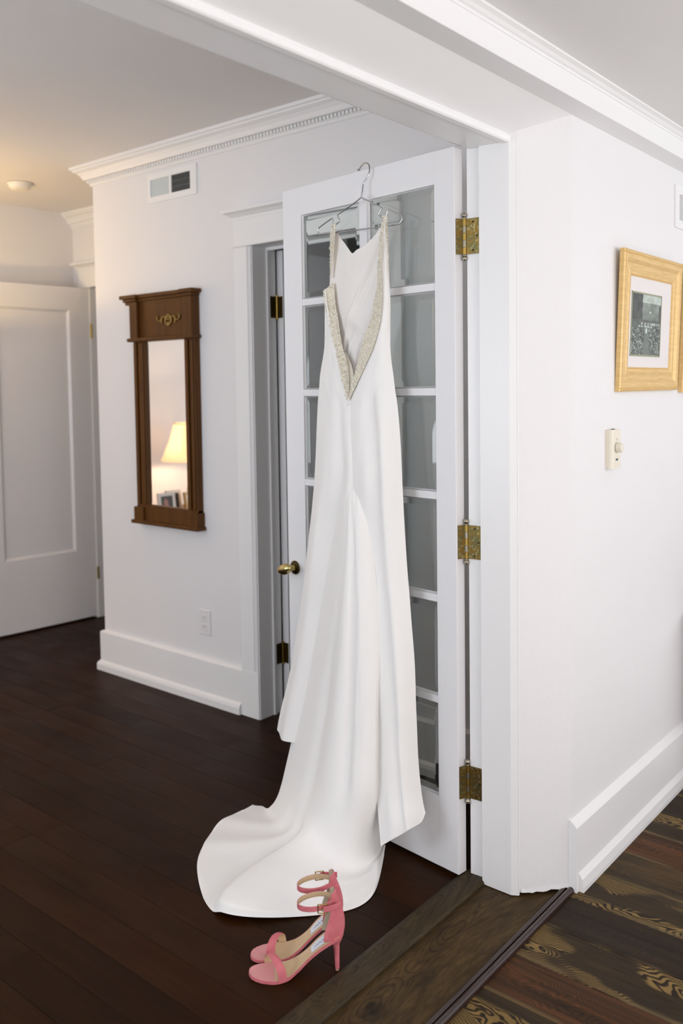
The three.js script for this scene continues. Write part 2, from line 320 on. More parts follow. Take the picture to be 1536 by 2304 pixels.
  const board = (s, a, b) => { const t = tex(1536, 128, (u, v) => {
    const l = u * 2.4, w = v * 0.19, ph = u * Math.PI * 2, px = Math.cos(ph) * 2 + s, py = Math.sin(ph) * 2 + 2 * s;
    let k = 0.5 * fbm(px * 2, py * 2 + w * 40, 4) + 0.5 * fbm(px * 8 + w * 20, py * 8 + w * 160, 3);
    const r = Math.sqrt(Math.pow((w - 0.05) * 1.3, 2) + Math.pow(0.02 + 0.07 * fbm(px * 1.5, py * 1.5, 3), 2)) * 170, f = r - Math.floor(r); k += 0.22 * sstep(0.5, 0.8, f) - 0.1;
    for (const [kx, ky] of [[0.34, 0.36], [1.55, 0.6]]) { const d = Math.hypot((l - kx) / 1.3, w / 0.19 * 0.19 - ky * 0.19) / 0.012; k += 0.7 * Math.exp(-d * d) + 0.25 * Math.exp(-Math.pow(d - 1.8, 2) * 3); }
    k = clamp(k); return [mix(a[0], b[0], k), mix(a[1], b[1], k), mix(a[2], b[2], k)];
  }); t.repeat.set(1 / 2.4, 1 / 0.19); return phys({ map: t, roughness: 0.5, specularIntensity: 0.3 }); };
  mesh('sill_board', metreUV(prism([[-0.09, -0.02], [0.098, -0.02], [0.098, 0.0005], [-0.09, 0.0005]], 'x', -3.9, 0.3), 0.93, 0.09), board(3, [98, 76, 42], [30, 21, 12]), th);
  mesh('saddle_board', prism([[-0.168, -0.02], [-0.084, -0.02], [-0.084, 0.007], [-0.088, 0.0125], [-0.095, 0.014], [-0.148, 0.012], [-0.162, 0.006], [-0.168, 0.0005]], 'x', -3.9, 0.03), board(8, [82, 68, 46], [36, 28, 18]), th);
  const rib = (z, r) => { const o = []; for (let k = 0; k <= 10; k++) { const a = Math.PI * k / 10; o.push([z + r * Math.cos(a), 0.002 + r * 1.15 * Math.sin(a)]); } return o; };
  mesh('edge_moulding', prism([[0.128, -0.02], ...rib(0.118, 0.0095), [0.107, 0.0025], ...rib(0.0995, 0.0065), [0.092, -0.02]], 'x', -3.9, 0.122), phys({ color: 0x2a140e, roughness: 0.28, clearcoat: 0.35, clearcoatRoughness: 0.12 }), th);
}
// ---------------------------------------------------------------- baseboards, crown, casings
{
  const b = setting('baseboard_right');
  mesh('board', prism([[0.11, 0], [0.1345, 0], [0.1345, 0.181], [0.131, 0.186], [0.116, 0.2], [0.11, 0.2]], 'x', 0.122, 3.7), M.trim, b);
  mesh('shoe_moulding', prism([[0.134, 0.0], [0.149, 0.0], [0.1492, 0.012], [0.1455, 0.036], [0.135, 0.052], [0.134, 0.052]], 'x', 0.135, 3.7), M.trim, b);
  const c = setting('baseboard_mirror');
  const ends = -2.553;
  mesh('board', prism([[XM + 0.002, 0], [0.49, 0], [0.49, 0.19], [0.4915, 0.193], [0.503, 0.199], [XM + 0.002, 0.199]], 'z', (x) => ends - (XM - x), -1.55), M.trim, c);
  mesh('shoe_moulding', prism([[0.491, 0], [0.476, 0], [0.4755, 0.028], [0.48, 0.04], [0.491, 0.05]], 'z', (x) => ends - (XM - x), -1.562), M.trim, c);
  mesh('board', prism([[XM + 0.002, 0], [0.49, 0], [0.49, 0.19], [0.503, 0.199], [XM + 0.002, 0.199]], 'z', -0.69, -0.135), M.trim, c);
  mesh('shoe_moulding', prism([[0.491, 0], [0.476, 0], [0.4755, 0.028], [0.48, 0.04], [0.491, 0.05]], 'z', -0.685, -0.135), M.trim, c);
  // crown with a dentil course
  const prof = (x, s = 1) => [[x + 0.002, 2.386], [x - 0.006 * s, 2.386], [x - 0.010 * s, 2.39], [x - 0.010 * s, 2.3965], [x - 0.016 * s, 2.399], [x - 0.016 * s, 2.414], [x - 0.03 * s, 2.416], [x - 0.034 * s, 2.421], [x - 0.04 * s, 2.433], [x - 0.052 * s, 2.446], [x - 0.068 * s, 2.454], [x - 0.07 * s, 2.46], [x - 0.079 * s, 2.463], [x - 0.08 * s, CB + 0.001], [x + 0.002, CB + 0.001]];
  const k = setting('trim_2');
  mesh('crown_moulding', prism(prof(XM), 'z', (x) => ends - (XM - x), -0.13), M.trim, k);
  const den = []; for (let z = ends - 0.012; z < -0.14; z += 0.0185) den.push(bx(XM - 0.027, XM - 0.012, 2.4005, 2.4125, z, z + 0.0105));
  const dm = mesh('dentil_course', den, M.trim, k); dm.userData.kind = 'stuff';
  const h = setting('trim_3');
  mesh('crown_moulding', prism(prof(XH), 'z', ZB, -2.553), M.trim, h);
}
function doorCasing(n, x, zl, zr, top, opts = {}) { // casing on a wall facing -x; zl, zr are the edges of the clear opening
  const g = setting('trim_' + n), f = x - 0.02;
  const leg = (z0, s) => prism([[x, z0], [f, z0], [f, z0 + s * 0.076], [f + 0.006, z0 + s * 0.079], [f + 0.006, z0 + s * 0.091], [f, z0 + s * 0.0925], [f, z0 + s * 0.099], [x, z0 + s * 0.099]], 'y', 0.2, top);
  mesh('side_casing', leg(zl - 0.103, 1), M.trim, g); mesh('side_casing', leg(zr + 0.103, -1), M.trim, g);
  mesh('plinth_block', bx(f - 0.001, x, 0, 0.2, zl - 0.105, zl - 0.003, 0.002), M.trim, g); mesh('plinth_block', bx(f - 0.001, x, 0, 0.2, zr + 0.003, zr + 0.105, 0.002), M.trim, g);
  mesh('head_casing', bx(f - 0.002, x, top + 0.008, top + 0.116, zl - 0.101, zr + 0.101), M.trim, g);
  mesh('head_bead', bx(f - 0.008, x, top, top + 0.009, zl - 0.106, zr + 0.106, 0.003), M.trim, g);
  const o = opts.cap ?? 0.05;
  mesh('head_cap', prism([[x, top + 0.112], [f - 0.004, top + 0.112], [f - 0.006, top + 0.122], [f - 0.02, top + 0.134], [f - 0.036, top + 0.14], [f - 0.038, top + 0.151], [x, top + 0.151]], 'z', (q) => Math.max(zl - 0.101 - (f - q > 0 ? f - q : 0), opts.stop ?? -99), (q) => zr + 0.101 + (f - q > 0 ? f - q : 0)), M.trim, g);
  const t = 0.018, X1 = x + 0.12;
  mesh('jamb', [bx(f + 0.006, X1, 0, top, zl - t, zl), bx(f + 0.006, X1, 0, top, zr, zr + t), bx(f + 0.006, X1, top, top + t, zl - t, zr + t)], M.trim, g);
  mesh('door_stop', [bx(x + 0.066, x + 0.079, 0, top - 0.012, zl, zl + 0.008), bx(x + 0.066, x + 0.079, 0, top - 0.012, zr - 0.008, zr), bx(x + 0.066, x + 0.079, top - 0.012, top, zl, zr)], M.trim, g);
  return g;
}
doorCasing(4, XM, -1.45, -0.80, 1.978);
doorCasing(5, XH, -3.44, -2.718, 2.017, { stop: ZB + 0.004 });

// ---------------------------------------------------------------- doors
const DOOR_AT = [-0.0189, 0, -0.1548], DOOR_TURN = Math.atan2(0.9928668, 0.11922888);   // local x runs along the leaf, local -z towards the room
function hingePart(parent, pin, y0, y1, leafA, leafB, mat, ball = true) { // pin [x, z]; each leaf [x1, z1] end point
  const g = new THREE.Group(); g.name = 'hinge'; parent.add(g);
  const r = 0.0064, h = y1 - y0;
  for (let k = 0; k < 5; k++) { const a = y0 + h * k / 5 + 0.0004, b = y0 + h * (k + 1) / 5 - 0.0004; mesh('knuckle', new THREE.CylinderGeometry(r, r, b - a, 16).translate(pin[0], (a + b) / 2, pin[1]), k % 2 ? M.pewter : M.brass, g); }
  if (ball) for (const [y, s] of [[y1, 1], [y0, -1]]) mesh('ball_finial', lathe([[0, 0], [0.0045, 0], [0.0045, 0.001], [0.0032, 0.003], [0.005, 0.0045], [0.007, 0.0085], [0.0072, 0.0105], [0.0066, 0.0135], [0.0045, 0.0165], [0, 0.0178]], 24).rotateX(s > 0 ? 0 : Math.PI).translate(pin[0], y, pin[1]), M.pewter, g);
  for (const [e, side] of [[leafA, 1], [leafB, -1]]) {
    const dx = e[0] - pin[0], dz = e[1] - pin[1], L = Math.hypot(dx, dz), a = Math.atan2(-dz, dx);
    const put = (q) => q.rotateY(a).translate(pin[0], 0, pin[1]);
    mesh('leaf', put(metreUV(bx(0.003, L, y0, y1, -0.001, 0.001, 0.0004))), mat, g);
    for (const [fx, fy] of [[0.55, 0.1], [0.8, 0.5], [0.55, 0.9]]) mesh('screw', put(lathe([[0, 0.0016], [0.001, 0.001], [0.0028, 0.0016], [0.0034, 0.001], [0.0034, -0.001]], 12).rotateX(Math.PI / 2 * (e[2] ?? 1)).translate(L * fx, mix(y0, y1, fy), 0)), M.brassDull, g);
  }
  return g;
}
{
  const d = setting('door_1', DOOR_AT, DOOR_TURN); d.userData.label = 'white french door with twelve bevelled panes standing open';
  const T = 0.035, B = 0.0025, G0 = 0.22, G1 = 1.951;
  mesh('stile', bx(0, 0.073, 0.012, 2.042, 0, T, B), M.door, d); mesh('stile', bx(0.635, 0.725, 0.012, 2.042, 0, T, B), M.door, d);
  mesh('rail', bx(0.072, 0.636, G1, 2.042, 0.0003, T - 0.0003, 0.0015), M.door, d); mesh('rail', bx(0.072, 0.636, 0.012, G0, 0.0003, T - 0.0003, 0.0015), M.door, d);
  const munt = (a0, a1, b0, b1, vertical) => { // bar with sloping glazing edges
    const c = 0.003, pts = vertical ? [[a0, 0.012], [a0 + c, 0.002], [a1 - c, 0.002], [a1, 0.012], [a1, T - 0.012], [a1 - c, T - 0.002], [a0 + c, T - 0.002], [a0, T - 0.012]] : [[0.012, b0], [0.002, b0 + c * 0.7], [0.002, b1 - c * 0.7], [0.012, b1], [T - 0.012, b1], [T - 0.002, b1 - c * 0.7], [T - 0.002, b0 + c * 0.7], [T - 0.012, b0]];
    return vertical ? prism(pts, 'y', b0, b1) : prism(pts, 'x', a0, a1);
  };
  mesh('muntin', munt(0.3345, 0.3715, G0, G1, true), M.door, d);
  const rowsY = []; for (let k = 0; k < 6; k++) rowsY.push([G0 + k * 0.2927 - (k ? 0 : 0), G0 + k * 0.2927 + 0.2677]);
  for (let k = 0; k < 5; k++) for (const [a, b] of [[0.073, 0.336], [0.370, 0.635]]) mesh('muntin', munt(a, b, rowsY[k][1], rowsY[k + 1][0], false), M.door, d);
  for (const [y0, y1] of rowsY) for (const [a, b] of [[0.073, 0.3345], [0.3715, 0.635]]) {
    // solid pane with a bevel ground round its rim on both faces
    const i = 0.0205, z = 0.0125, t = 0.0032, e = 0.001, pos = [], quad = (p, q, r, s) => pos.push(...p, ...q, ...r, ...p, ...r, ...s);
    const ring = (s) => [[[a, y0], [b, y0], [b, y1], [a, y1]].map((q) => [...q, z + s * e]), [[a + i, y0 + i], [b - i, y0 + i], [b - i, y1 - i], [a + i, y1 - i]].map((q) => [...q, z + s * t])];
    const [Of, If] = ring(-1), [Ob, Ib] = ring(1);
    quad(If[3], If[2], If[1], If[0]); quad(Ib[0], Ib[1], Ib[2], Ib[3]);
    for (let k = 0; k < 4; k++) { const n = (k + 1) % 4; quad(Of[n], Of[k], If[k], If[n]); quad(Ob[k], Ob[n], Ib[n], Ib[k]); quad(Of[k], Of[n], Ob[n], Ob[k]); }
    const g = new THREE.BufferGeometry(); g.setAttribute('position', new THREE.Float32BufferAttribute(pos, 3)); g.computeVertexNormals(); mesh('pane', metreUV(g), M.bevelGlass, d);
    // glazing beads hold it
    const w = 0.0028, q0 = 0.006, q1 = 0.0112; mesh('glazing_bead', [prism([[a, q1], [a, q0], [a + w, q1]], 'y', y0, y1), prism([[b, q0], [b, q1], [b - w, q1]], 'y', y0, y1), prism([[q0, y0], [q1, y0], [q1, y0 + w]], 'x', a, b), prism([[q0, y1], [q1, y1 - w], [q1, y1]], 'x', a, b)], M.door, d);
  }
  const kn = new THREE.Group(); kn.name = 'door_knob'; kn.position.set(0.69, 0.795, 0); d.add(kn);
  mesh('rosette', lathe([[0, 0], [0.023, 0], [0.023, 0.002], [0.019, 0.005], [0.013, 0.0065], [0.011, 0.009], [0, 0.009]]).rotateX(-Math.PI / 2), M.brassDull, kn);
  mesh('neck', lathe([[0.011, 0.006], [0.0085, 0.012], [0.007, 0.02], [0.0085, 0.028], [0.011, 0.031], [0, 0.031]]).rotateX(-Math.PI / 2), M.brass, kn);
  mesh('egg', new THREE.SphereGeometry(1, 28, 20).scale(0.035, 0.018, 0.0165).rotateZ(-0.3).translate(0.003, 0, -0.043), std({ color: 0xc2b37a, metalness: 1, roughness: 0.25 }), kn);
  // hinges are turned back into world axes
  for (const [y0, y1] of [[0.232, 0.325], [0.914, 1.008], [1.752, 1.848]]) {
    const c = Math.cos(DOOR_TURN), s = Math.sin(DOOR_TURN), L = (x, z) => { x -= DOOR_AT[0]; z -= DOOR_AT[2]; return [x * c - z * s, x * s + z * c]; };
    const pin = [0.0085, -0.1405], leafB = [0.0118, -0.0935];
    hingePart(d, L(...pin), y0, y1, [-0.0012, 0.004, 1], [...L(...leafB), 1], M.brassOld);
  }
}
{ // leaf of the doorway in the mirror wall, swung away into the next room
  const d = setting('door_2', [XM + 0.128, 0, -1.415]);
  d.userData.label = 'white door opened into the dark side room';
  mesh('leaf', bx(0, 0.66, 0.012, 1.972, -0.035, 0, 0.002), M.door, d);
  for (const [y0, y1] of [[0.212, 0.30], [1.69, 1.78]]) {
    const h = new THREE.Group(); h.name = 'hinge'; d.add(h);
    mesh('leaf_plate', bx(-0.046, -0.006, y0, y1, -0.0348, -0.0325), M.bronze, h); mesh('leaf_plate', bx(-0.0015, 0.0005, y0, y1, -0.034, -0.002), M.bronze, h);
    mesh('knuckle', new THREE.CylinderGeometry(0.0055, 0.0055, y1 - y0 + 0.012, 14).translate(-0.006, (y0 + y1) / 2, -0.03), M.brass, h);
  }
}
{ // hall door, opened flat in front of the back wall
  const d = setting('door_3', [1.085, 0, -3.445], Math.PI - 0.07);
  d.userData.label = 'white panelled hall door standing open';
  const W = 0.715, T = 0.035, x0 = 0.135, x1 = W - 0.135, y0 = 0.43, y1 = 1.875;
  mesh('stile', bx(0, x0, 0.012, 2.01, 0, T, 0.002), M.door, d); mesh('stile', bx(x1, W, 0.012, 2.01, 0, T, 0.002), M.door, d);
  mesh('rail', bx(x0 - 0.001, x1 + 0.001, y1, 2.01, 0.0002, T - 0.0002), M.door, d); mesh('rail', bx(x0 - 0.001, x1 + 0.001, 0.012, y0, 0.0002, T - 0.0002), M.door, d);
  mesh('panel', bx(x0 - 0.001, x1 + 0.001, y0 - 0.001, y1 + 0.001, 0.013, T - 0.013), M.door, d);
  const m = 0.014; for (const z of [[0.0005, 0.0135]]) mesh('panel_moulding', [prism([[x0, z[0]], [x0 + m, z[1]], [x0, z[1]]], 'y', y0, y1), prism([[x1, z[0]], [x1, z[1]], [x1 - m, z[1]]], 'y', y0, y1), prism([[z[0], y0], [z[1], y0], [z[1], y0 + m]], 'x', x0, x1), prism([[z[0], y1], [z[1], y1 - m], [z[1], y1]], 'x', x0, x1)], M.door, d);
  for (const [a, b] of [[0.24, 0.315], [1.712, 1.8]]) { const h = new THREE.Group(); h.name = 'hinge'; d.add(h); mesh('knuckle', new THREE.CylinderGeometry(0.006, 0.006, b - a, 12).translate(-0.006, (a + b) / 2, -0.004), M.brass, h); mesh('leaf_plate', bx(-0.0012, 0.0008, a, b, 0.002, 0.03), M.brass, h); }
}

// ---------------------------------------------------------------- wall mirror
{
  const m = thing('wall_mirror', 'tall narrow mirror in a carved brown wooden frame with gilt scroll', 'mirror', [XM, 0.772, -2.013]);
  // local: x towards the room is negative, z along the wall
  const b = (z0, z1, y0, y1, x0, x1, r = 0.003) => bx(x0, x1, y0 - 0.772, y1 - 0.772, z0 + 2.013, z1 + 2.013, r);
  const L = -2.234, R = -1.79, F = -0.046;
  for (const [z0, z1] of [[L + 0.012, L + 0.092], [R - 0.074, R - 0.006]]) {
    const c = new THREE.Group(); c.name = 'side_post'; m.add(c);
    mesh('post', b(z0, z1, 0.84, 1.625, -0.034, -0.001), M.walnut, c);
    mesh('fillet', b(z0 + 0.014, z0 + 0.034, 0.865, 1.612, F, -0.03), M.walnut, c); mesh('fillet', b(z0 + 0.044, z1 - 0.006, 0.865, 1.612, -0.041, -0.03), M.walnut, c);
  }
  mesh('backboard', b(L + 0.02, R - 0.02, 0.8, 1.8, -0.012, -0.001), M.walnut, m);
  mesh('frieze_panel', b(L + 0.05, R - 0.05, 1.63, 1.79, -0.03, -0.01), M.walnut, m);
  for (const [z0, z1] of [[L + 0.008, L + 0.062], [R - 0.062, R - 0.004]]) mesh('frieze_block', b(z0, z1, 1.63, 1.80, F - 0.004, -0.001), M.walnut, m);
  mesh('waist_moulding', b(L - 0.008, R + 0.006, 1.617, 1.634, F - 0.012, -0.001, 0.006), M.walnut, m);
  const cor = (z0, z1, f) => [b(z0 + 0.022, z1 - 0.022, 1.788, 1.803, f + 0.012, -0.001, 0.002), b(z0 + 0.012, z1 - 0.012, 1.801, 1.817, f + 0.004, -0.001, 0.005), b(z0, z1, 1.815, 1.832, f - 0.006, -0.001, 0.003)];
  mesh('cornice', [...cor(-2.285, -2.165, -0.056), ...cor(-1.862, -1.778, -0.056), ...cor(-2.20, -1.83, -0.042)], M.walnut, m);
  mesh('base_rail', b(L + 0.012, R - 0.006, 0.785, 0.862, -0.036, -0.001), M.walnut, m);
  for (const [z0, z1] of [[L + 0.002, L + 0.07], [R - 0.066, R + 0.002]]) mesh('base_block', b(z0, z1, 0.785, 0.85, F - 0.002, -0.001), M.walnut, m);
  mesh('foot_moulding', b(L - 0.012, R + 0.01, 0.772, 0.789, F - 0.01, -0.001, 0.004), M.walnut, m);
  mesh('mirror_glass', b(L + 0.088, R - 0.07, 0.858, 1.619, -0.022, -0.016, 0), M.mirror, m);
  // gilt scroll: rosette, leaves, two curling stems
  const orn = new THREE.Group(); orn.name = 'scroll_ornament'; orn.position.set(-0.034, 1.712 - 0.772, 0.047); m.add(orn);
  const P = (z, y, x = 0) => [x, y, z];
  for (const s of [-1, 1]) {
    mesh('stem', tube([P(s * 0.012, -0.004), P(s * 0.028, 0.009), P(s * 0.042, 0.008), P(s * 0.052, -0.006), P(s * 0.066, -0.008), P(s * 0.076, 0.002), P(s * 0.078, 0.012), P(s * 0.072, 0.014)], 0.0032, 40, 8).scale(1.2, 1, 1), M.gilt, orn);
    mesh('leaf', tube([P(s * 0.034, 0.009), P(s * 0.044, 0.002), P(s * 0.047, -0.012), P(s * 0.046, -0.02)], 0.0035, 16, 8), M.gilt, orn);
    mesh('leaf', tube([P(s * 0.014, 0.012), P(s * 0.02, 0.0), P(s * 0.018, -0.016), P(s * 0.008, -0.028)], 0.0042, 16, 8), M.gilt, orn);
  }
  mesh('rosette', [new THREE.TorusGeometry(0.011, 0.004, 8, 18).rotateY(Math.PI / 2).translate(0, 0.007, 0), new THREE.SphereGeometry(0.0062, 12, 8).translate(-0.003, 0.007, 0)], M.gilt, orn);
  mesh('drop', new THREE.SphereGeometry(1, 12, 10).scale(0.005, 0.012, 0.008).translate(0, -0.024, 0), M.gilt, orn);
}
// ---------------------------------------------------------------- vents, outlet, detector, dimmer
{
  const v = thing('air_vent', 'white wall vent with half its louvre shut beneath the dentil crown', 'vent', [XM, 2.305, -1.956], 0, 'white metal wall vents');
  const b = (z0, z1, y0, y1, x0, x1, r = 0) => bx(x0, x1, y0 - 2.305, y1 - 2.305, z0 + 1.956, z1 + 1.956, r);
  mesh('frame', [b(-2.122, -1.79, 2.345, 2.371, -0.007, 0.001), b(-2.122, -1.79, 2.241, 2.268, -0.007, 0.001), b(-2.122, -2.103, 2.268, 2.345, -0.007, 0.001), b(-1.83, -1.79, 2.268, 2.345, -0.007, 0.001), b(-1.972, -1.958, 2.268, 2.345, -0.006, 0.001)], M.trim, v);
  mesh('damper_plate', b(-2.103, -1.972, 2.268, 2.345, -0.003, 0.001), std({ color: 0xc4cdd0, roughness: 0.5 }), v);
  mesh('duct', [b(-1.962, -1.826, 2.264, 2.349, 0.118, 0.121), b(-1.9595, -1.9575, 2.268, 2.345, 0.001, 0.119), b(-1.8305, -1.8285, 2.268, 2.345, 0.001, 0.119), b(-1.958, -1.83, 2.3445, 2.3465, 0.001, 0.119), b(-1.958, -1.83, 2.2665, 2.2685, 0.001, 0.119)], M.galvanised, v);
  for (let k = 0; k < 12; k++) { const z = mix(-1.953, -1.836, k / 11); mesh('louvre', b(z - 0.0012, z + 0.0012, 2.268, 2.345, -0.005, -0.0006), M.galvanised, v); }
  for (const y of [2.294, 2.319]) mesh('crossbar', b(-1.958, -1.83, y - 0.002, y + 0.002, -0.0005, 0.003), M.galvanised, v);
  const w = thing('air_vent', 'white wall vent with vertical louvres on the wall above the pictures', 'vent', [0.905, 1.981, 0.115], 0, 'white metal wall vents');
  mesh('frame', [bx(0, 0.32, 0.043, 0.07, -0.001, 0.007), bx(0, 0.32, -0.07, -0.043, -0.001, 0.007), bx(0, 0.037, -0.043, 0.043, -0.001, 0.007), bx(0.283, 0.32, -0.043, 0.043, -0.001, 0.007)], M.trim, w);
  mesh('damper_plate', bx(0.037, 0.283, -0.043, 0.043, -0.0008, 0.0005), M.galvanised, w);
  for (let k = 0; k < 24; k++) { const x = 0.041 + k * 0.0104; mesh('louvre', bx(x - 0.0014, x + 0.0014, -0.043, 0.043, 0.0006, 0.005), M.trim, w); }
}
{
  const o = thing('power_outlet', 'white double power outlet low on the wall under the mirror', 'outlet', [XM, 0.358, -1.80]);
  mesh('plate', bx(-0.006, 0.0, -0.057, 0.057, -0.036, 0.036, 0.003), M.outlet, o);
  for (const y of [-0.02, 0.02]) {
    const s = new THREE.Group(); s.name = 'socket'; s.position.y = y; o.add(s);
    mesh('face', bx(-0.0078, -0.004, -0.0145, 0.0145, -0.0165, 0.0165, 0.0018), M.outlet, s);
    for (const z of [-0.006, 0.006]) mesh('slot', bx(-0.0083, -0.0075, -0.002, 0.006, z - 0.001, z + 0.001), M.dark, s);
  }
  const d = thing('smoke_detector', 'round white smoke detector on the hall ceiling', 'detector', [0.437, CB, -3.085]);
  mesh('cover', lathe([[0, -0.036], [0.03, -0.036], [0.048, -0.03], [0.056, -0.018], [0.058, -0.008], [0.064, -0.006], [0.066, 0], [0, 0]], 36), std({ color: 0xf0ebe2, roughness: 0.5 }), d);
  const s = thing('dimmer_switch', 'ivory dimmer switch with a round knob under the gold picture', 'switch', [0.352, 1.2055, 0.115]);
  mesh('plate', prism([[0, 0], [0.0, 0.012], [0.003, 0.018], [0.0115, 0.02], [0.062, 0.02], [0.067, 0.018], [0.07, 0.012], [0.07, 0]], 'y', -0.056, 0.056), M.plate, s);
  mesh('knob', lathe([[0, 0.017], [0.0115, 0.017], [0.0135, 0.015], [0.0145, 0.003], [0.0155, 0.0], [0, 0]], 30).rotateX(Math.PI / 2).translate(0.036, 0.004, 0.02), M.plate, s);
  mesh('maker_mark', bx(0.0285, 0.044, -0.034, -0.028, 0.0198, 0.0204), std({ color: 0x3c5a5e, roughness: 0.5 }), s);
  mesh('dial_mark', [bx(0.029, 0.034, 0.029, 0.0305, 0.0198, 0.0203), bx(0.036, 0.041, 0.029, 0.0305, 0.0198, 0.0203), bx(0.031, 0.040, 0.0255, 0.027, 0.0198, 0.0203), bx(0.0225, 0.0235, 0.018, 0.02, 0.0198, 0.0203), bx(0.0485, 0.0495, 0.018, 0.02, 0.0198, 0.0203)], std({ color: 0x9a978c, roughness: 0.6 }), s);
  mesh('screw', bx(0.026, 0.036, 0.056, 0.0585, 0.006, 0.014, 0.001), std({ color: 0x5c6660, roughness: 0.5 }), s);
}
// ---------------------------------------------------------------- framed pictures
function goldFrame(name, label, x0, x1, y0, y1, tilt, wMould, mat) {
  const g = thing(name, label, 'picture', [x0, y0, 0.1155], 0, 'gold framed pictures on the white wall'); g.rotation.x = tilt;
  const W = x1 - x0, H = y1 - y0, D = 0.016, m = wMould;
  const prof = [[0, 0], [0, D * 0.82], [0.006, D], [0.012, D * 0.93], [0.016, D * 0.97], [0.026, D * 0.9], [m * 0.5, D * 0.52], [m * 0.68, D * 0.5], [m * 0.78, D * 0.62], [m * 0.86, D * 0.5], [m * 0.92, D * 0.46], [m, D * 0.34], [m, 0]];
  const side = (len) => prism(prof, 'y', (t) => t, (t) => len - t);            // points [inwards, out], pushed along y, mitred
  const bars = [side(H), side(H).rotateY(0), side(W), side(W)];
  mesh('frame_bar', bars[0], M.goldWood, g);
  const mirrorX = (q, w) => { const p = q.attributes.position; for (let i = 0; i < p.count; i++) p.setX(i, w - p.getX(i)); const o = p.array; for (let i = 0; i < o.length; i += 9) for (let k = 0; k < 3; k++) { const t = o[i + 3 + k]; o[i + 3 + k] = o[i + 6 + k]; o[i + 6 + k] = t; } q.computeVertexNormals(); return metreUV(q); };
  mesh('frame_bar', mirrorX(bars[1], W), M.goldWood, g);
  mesh('frame_bar', metreUV(mirrorX(bars[2], 0).rotateZ(-Math.PI / 2).translate(0, 0, 0)), M.goldWood, g);
  mesh('frame_bar', metreUV(bars[3].rotateZ(-Math.PI / 2).translate(0, H, 0)), M.goldWood, g);
  // row of tiny beads along the outer rim and along the sight edge
  const one = new THREE.SphereGeometry(0.0017, 6, 5), put = []; const n = (a) => Math.round(a / 0.0052);
  for (let k = 0; k < n(H); k++) { const y = (k + 0.5) * H / n(H); put.push([0.0095, y, D * 0.985], [W - 0.0095, y, D * 0.985]); if (y > m && y < H - m) put.push([m * 0.95, y, D * 0.45], [W - m * 0.95, y, D * 0.45]); }
  for (let k = 0; k < n(W); k++) { const x = (k + 0.5) * W / n(W); put.push([x, 0.0095, D * 0.985], [x, H - 0.0095, D * 0.985]); if (x > m && x < W - m) put.push([x, m * 0.95, D * 0.45], [x, H - m * 0.95, D * 0.45]); }
  const im = new THREE.InstancedMesh(one, M.goldWood, put.length); im.name = 'bead_row'; im.userData.kind = 'stuff'; im.castShadow = im.receiveShadow = true;
  put.forEach((p, i) => im.setMatrixAt(i, new THREE.Matrix4().makeTranslation(...p))); g.add(im);
  mesh('mat_board', bx(m - 0.002, W - m + 0.002, m - 0.002, H - m + 0.002, 0.001, 0.004), std({ color: 0xe6e0de, roughness: 0.8 }), g);
  return { g, W, H, m };
}
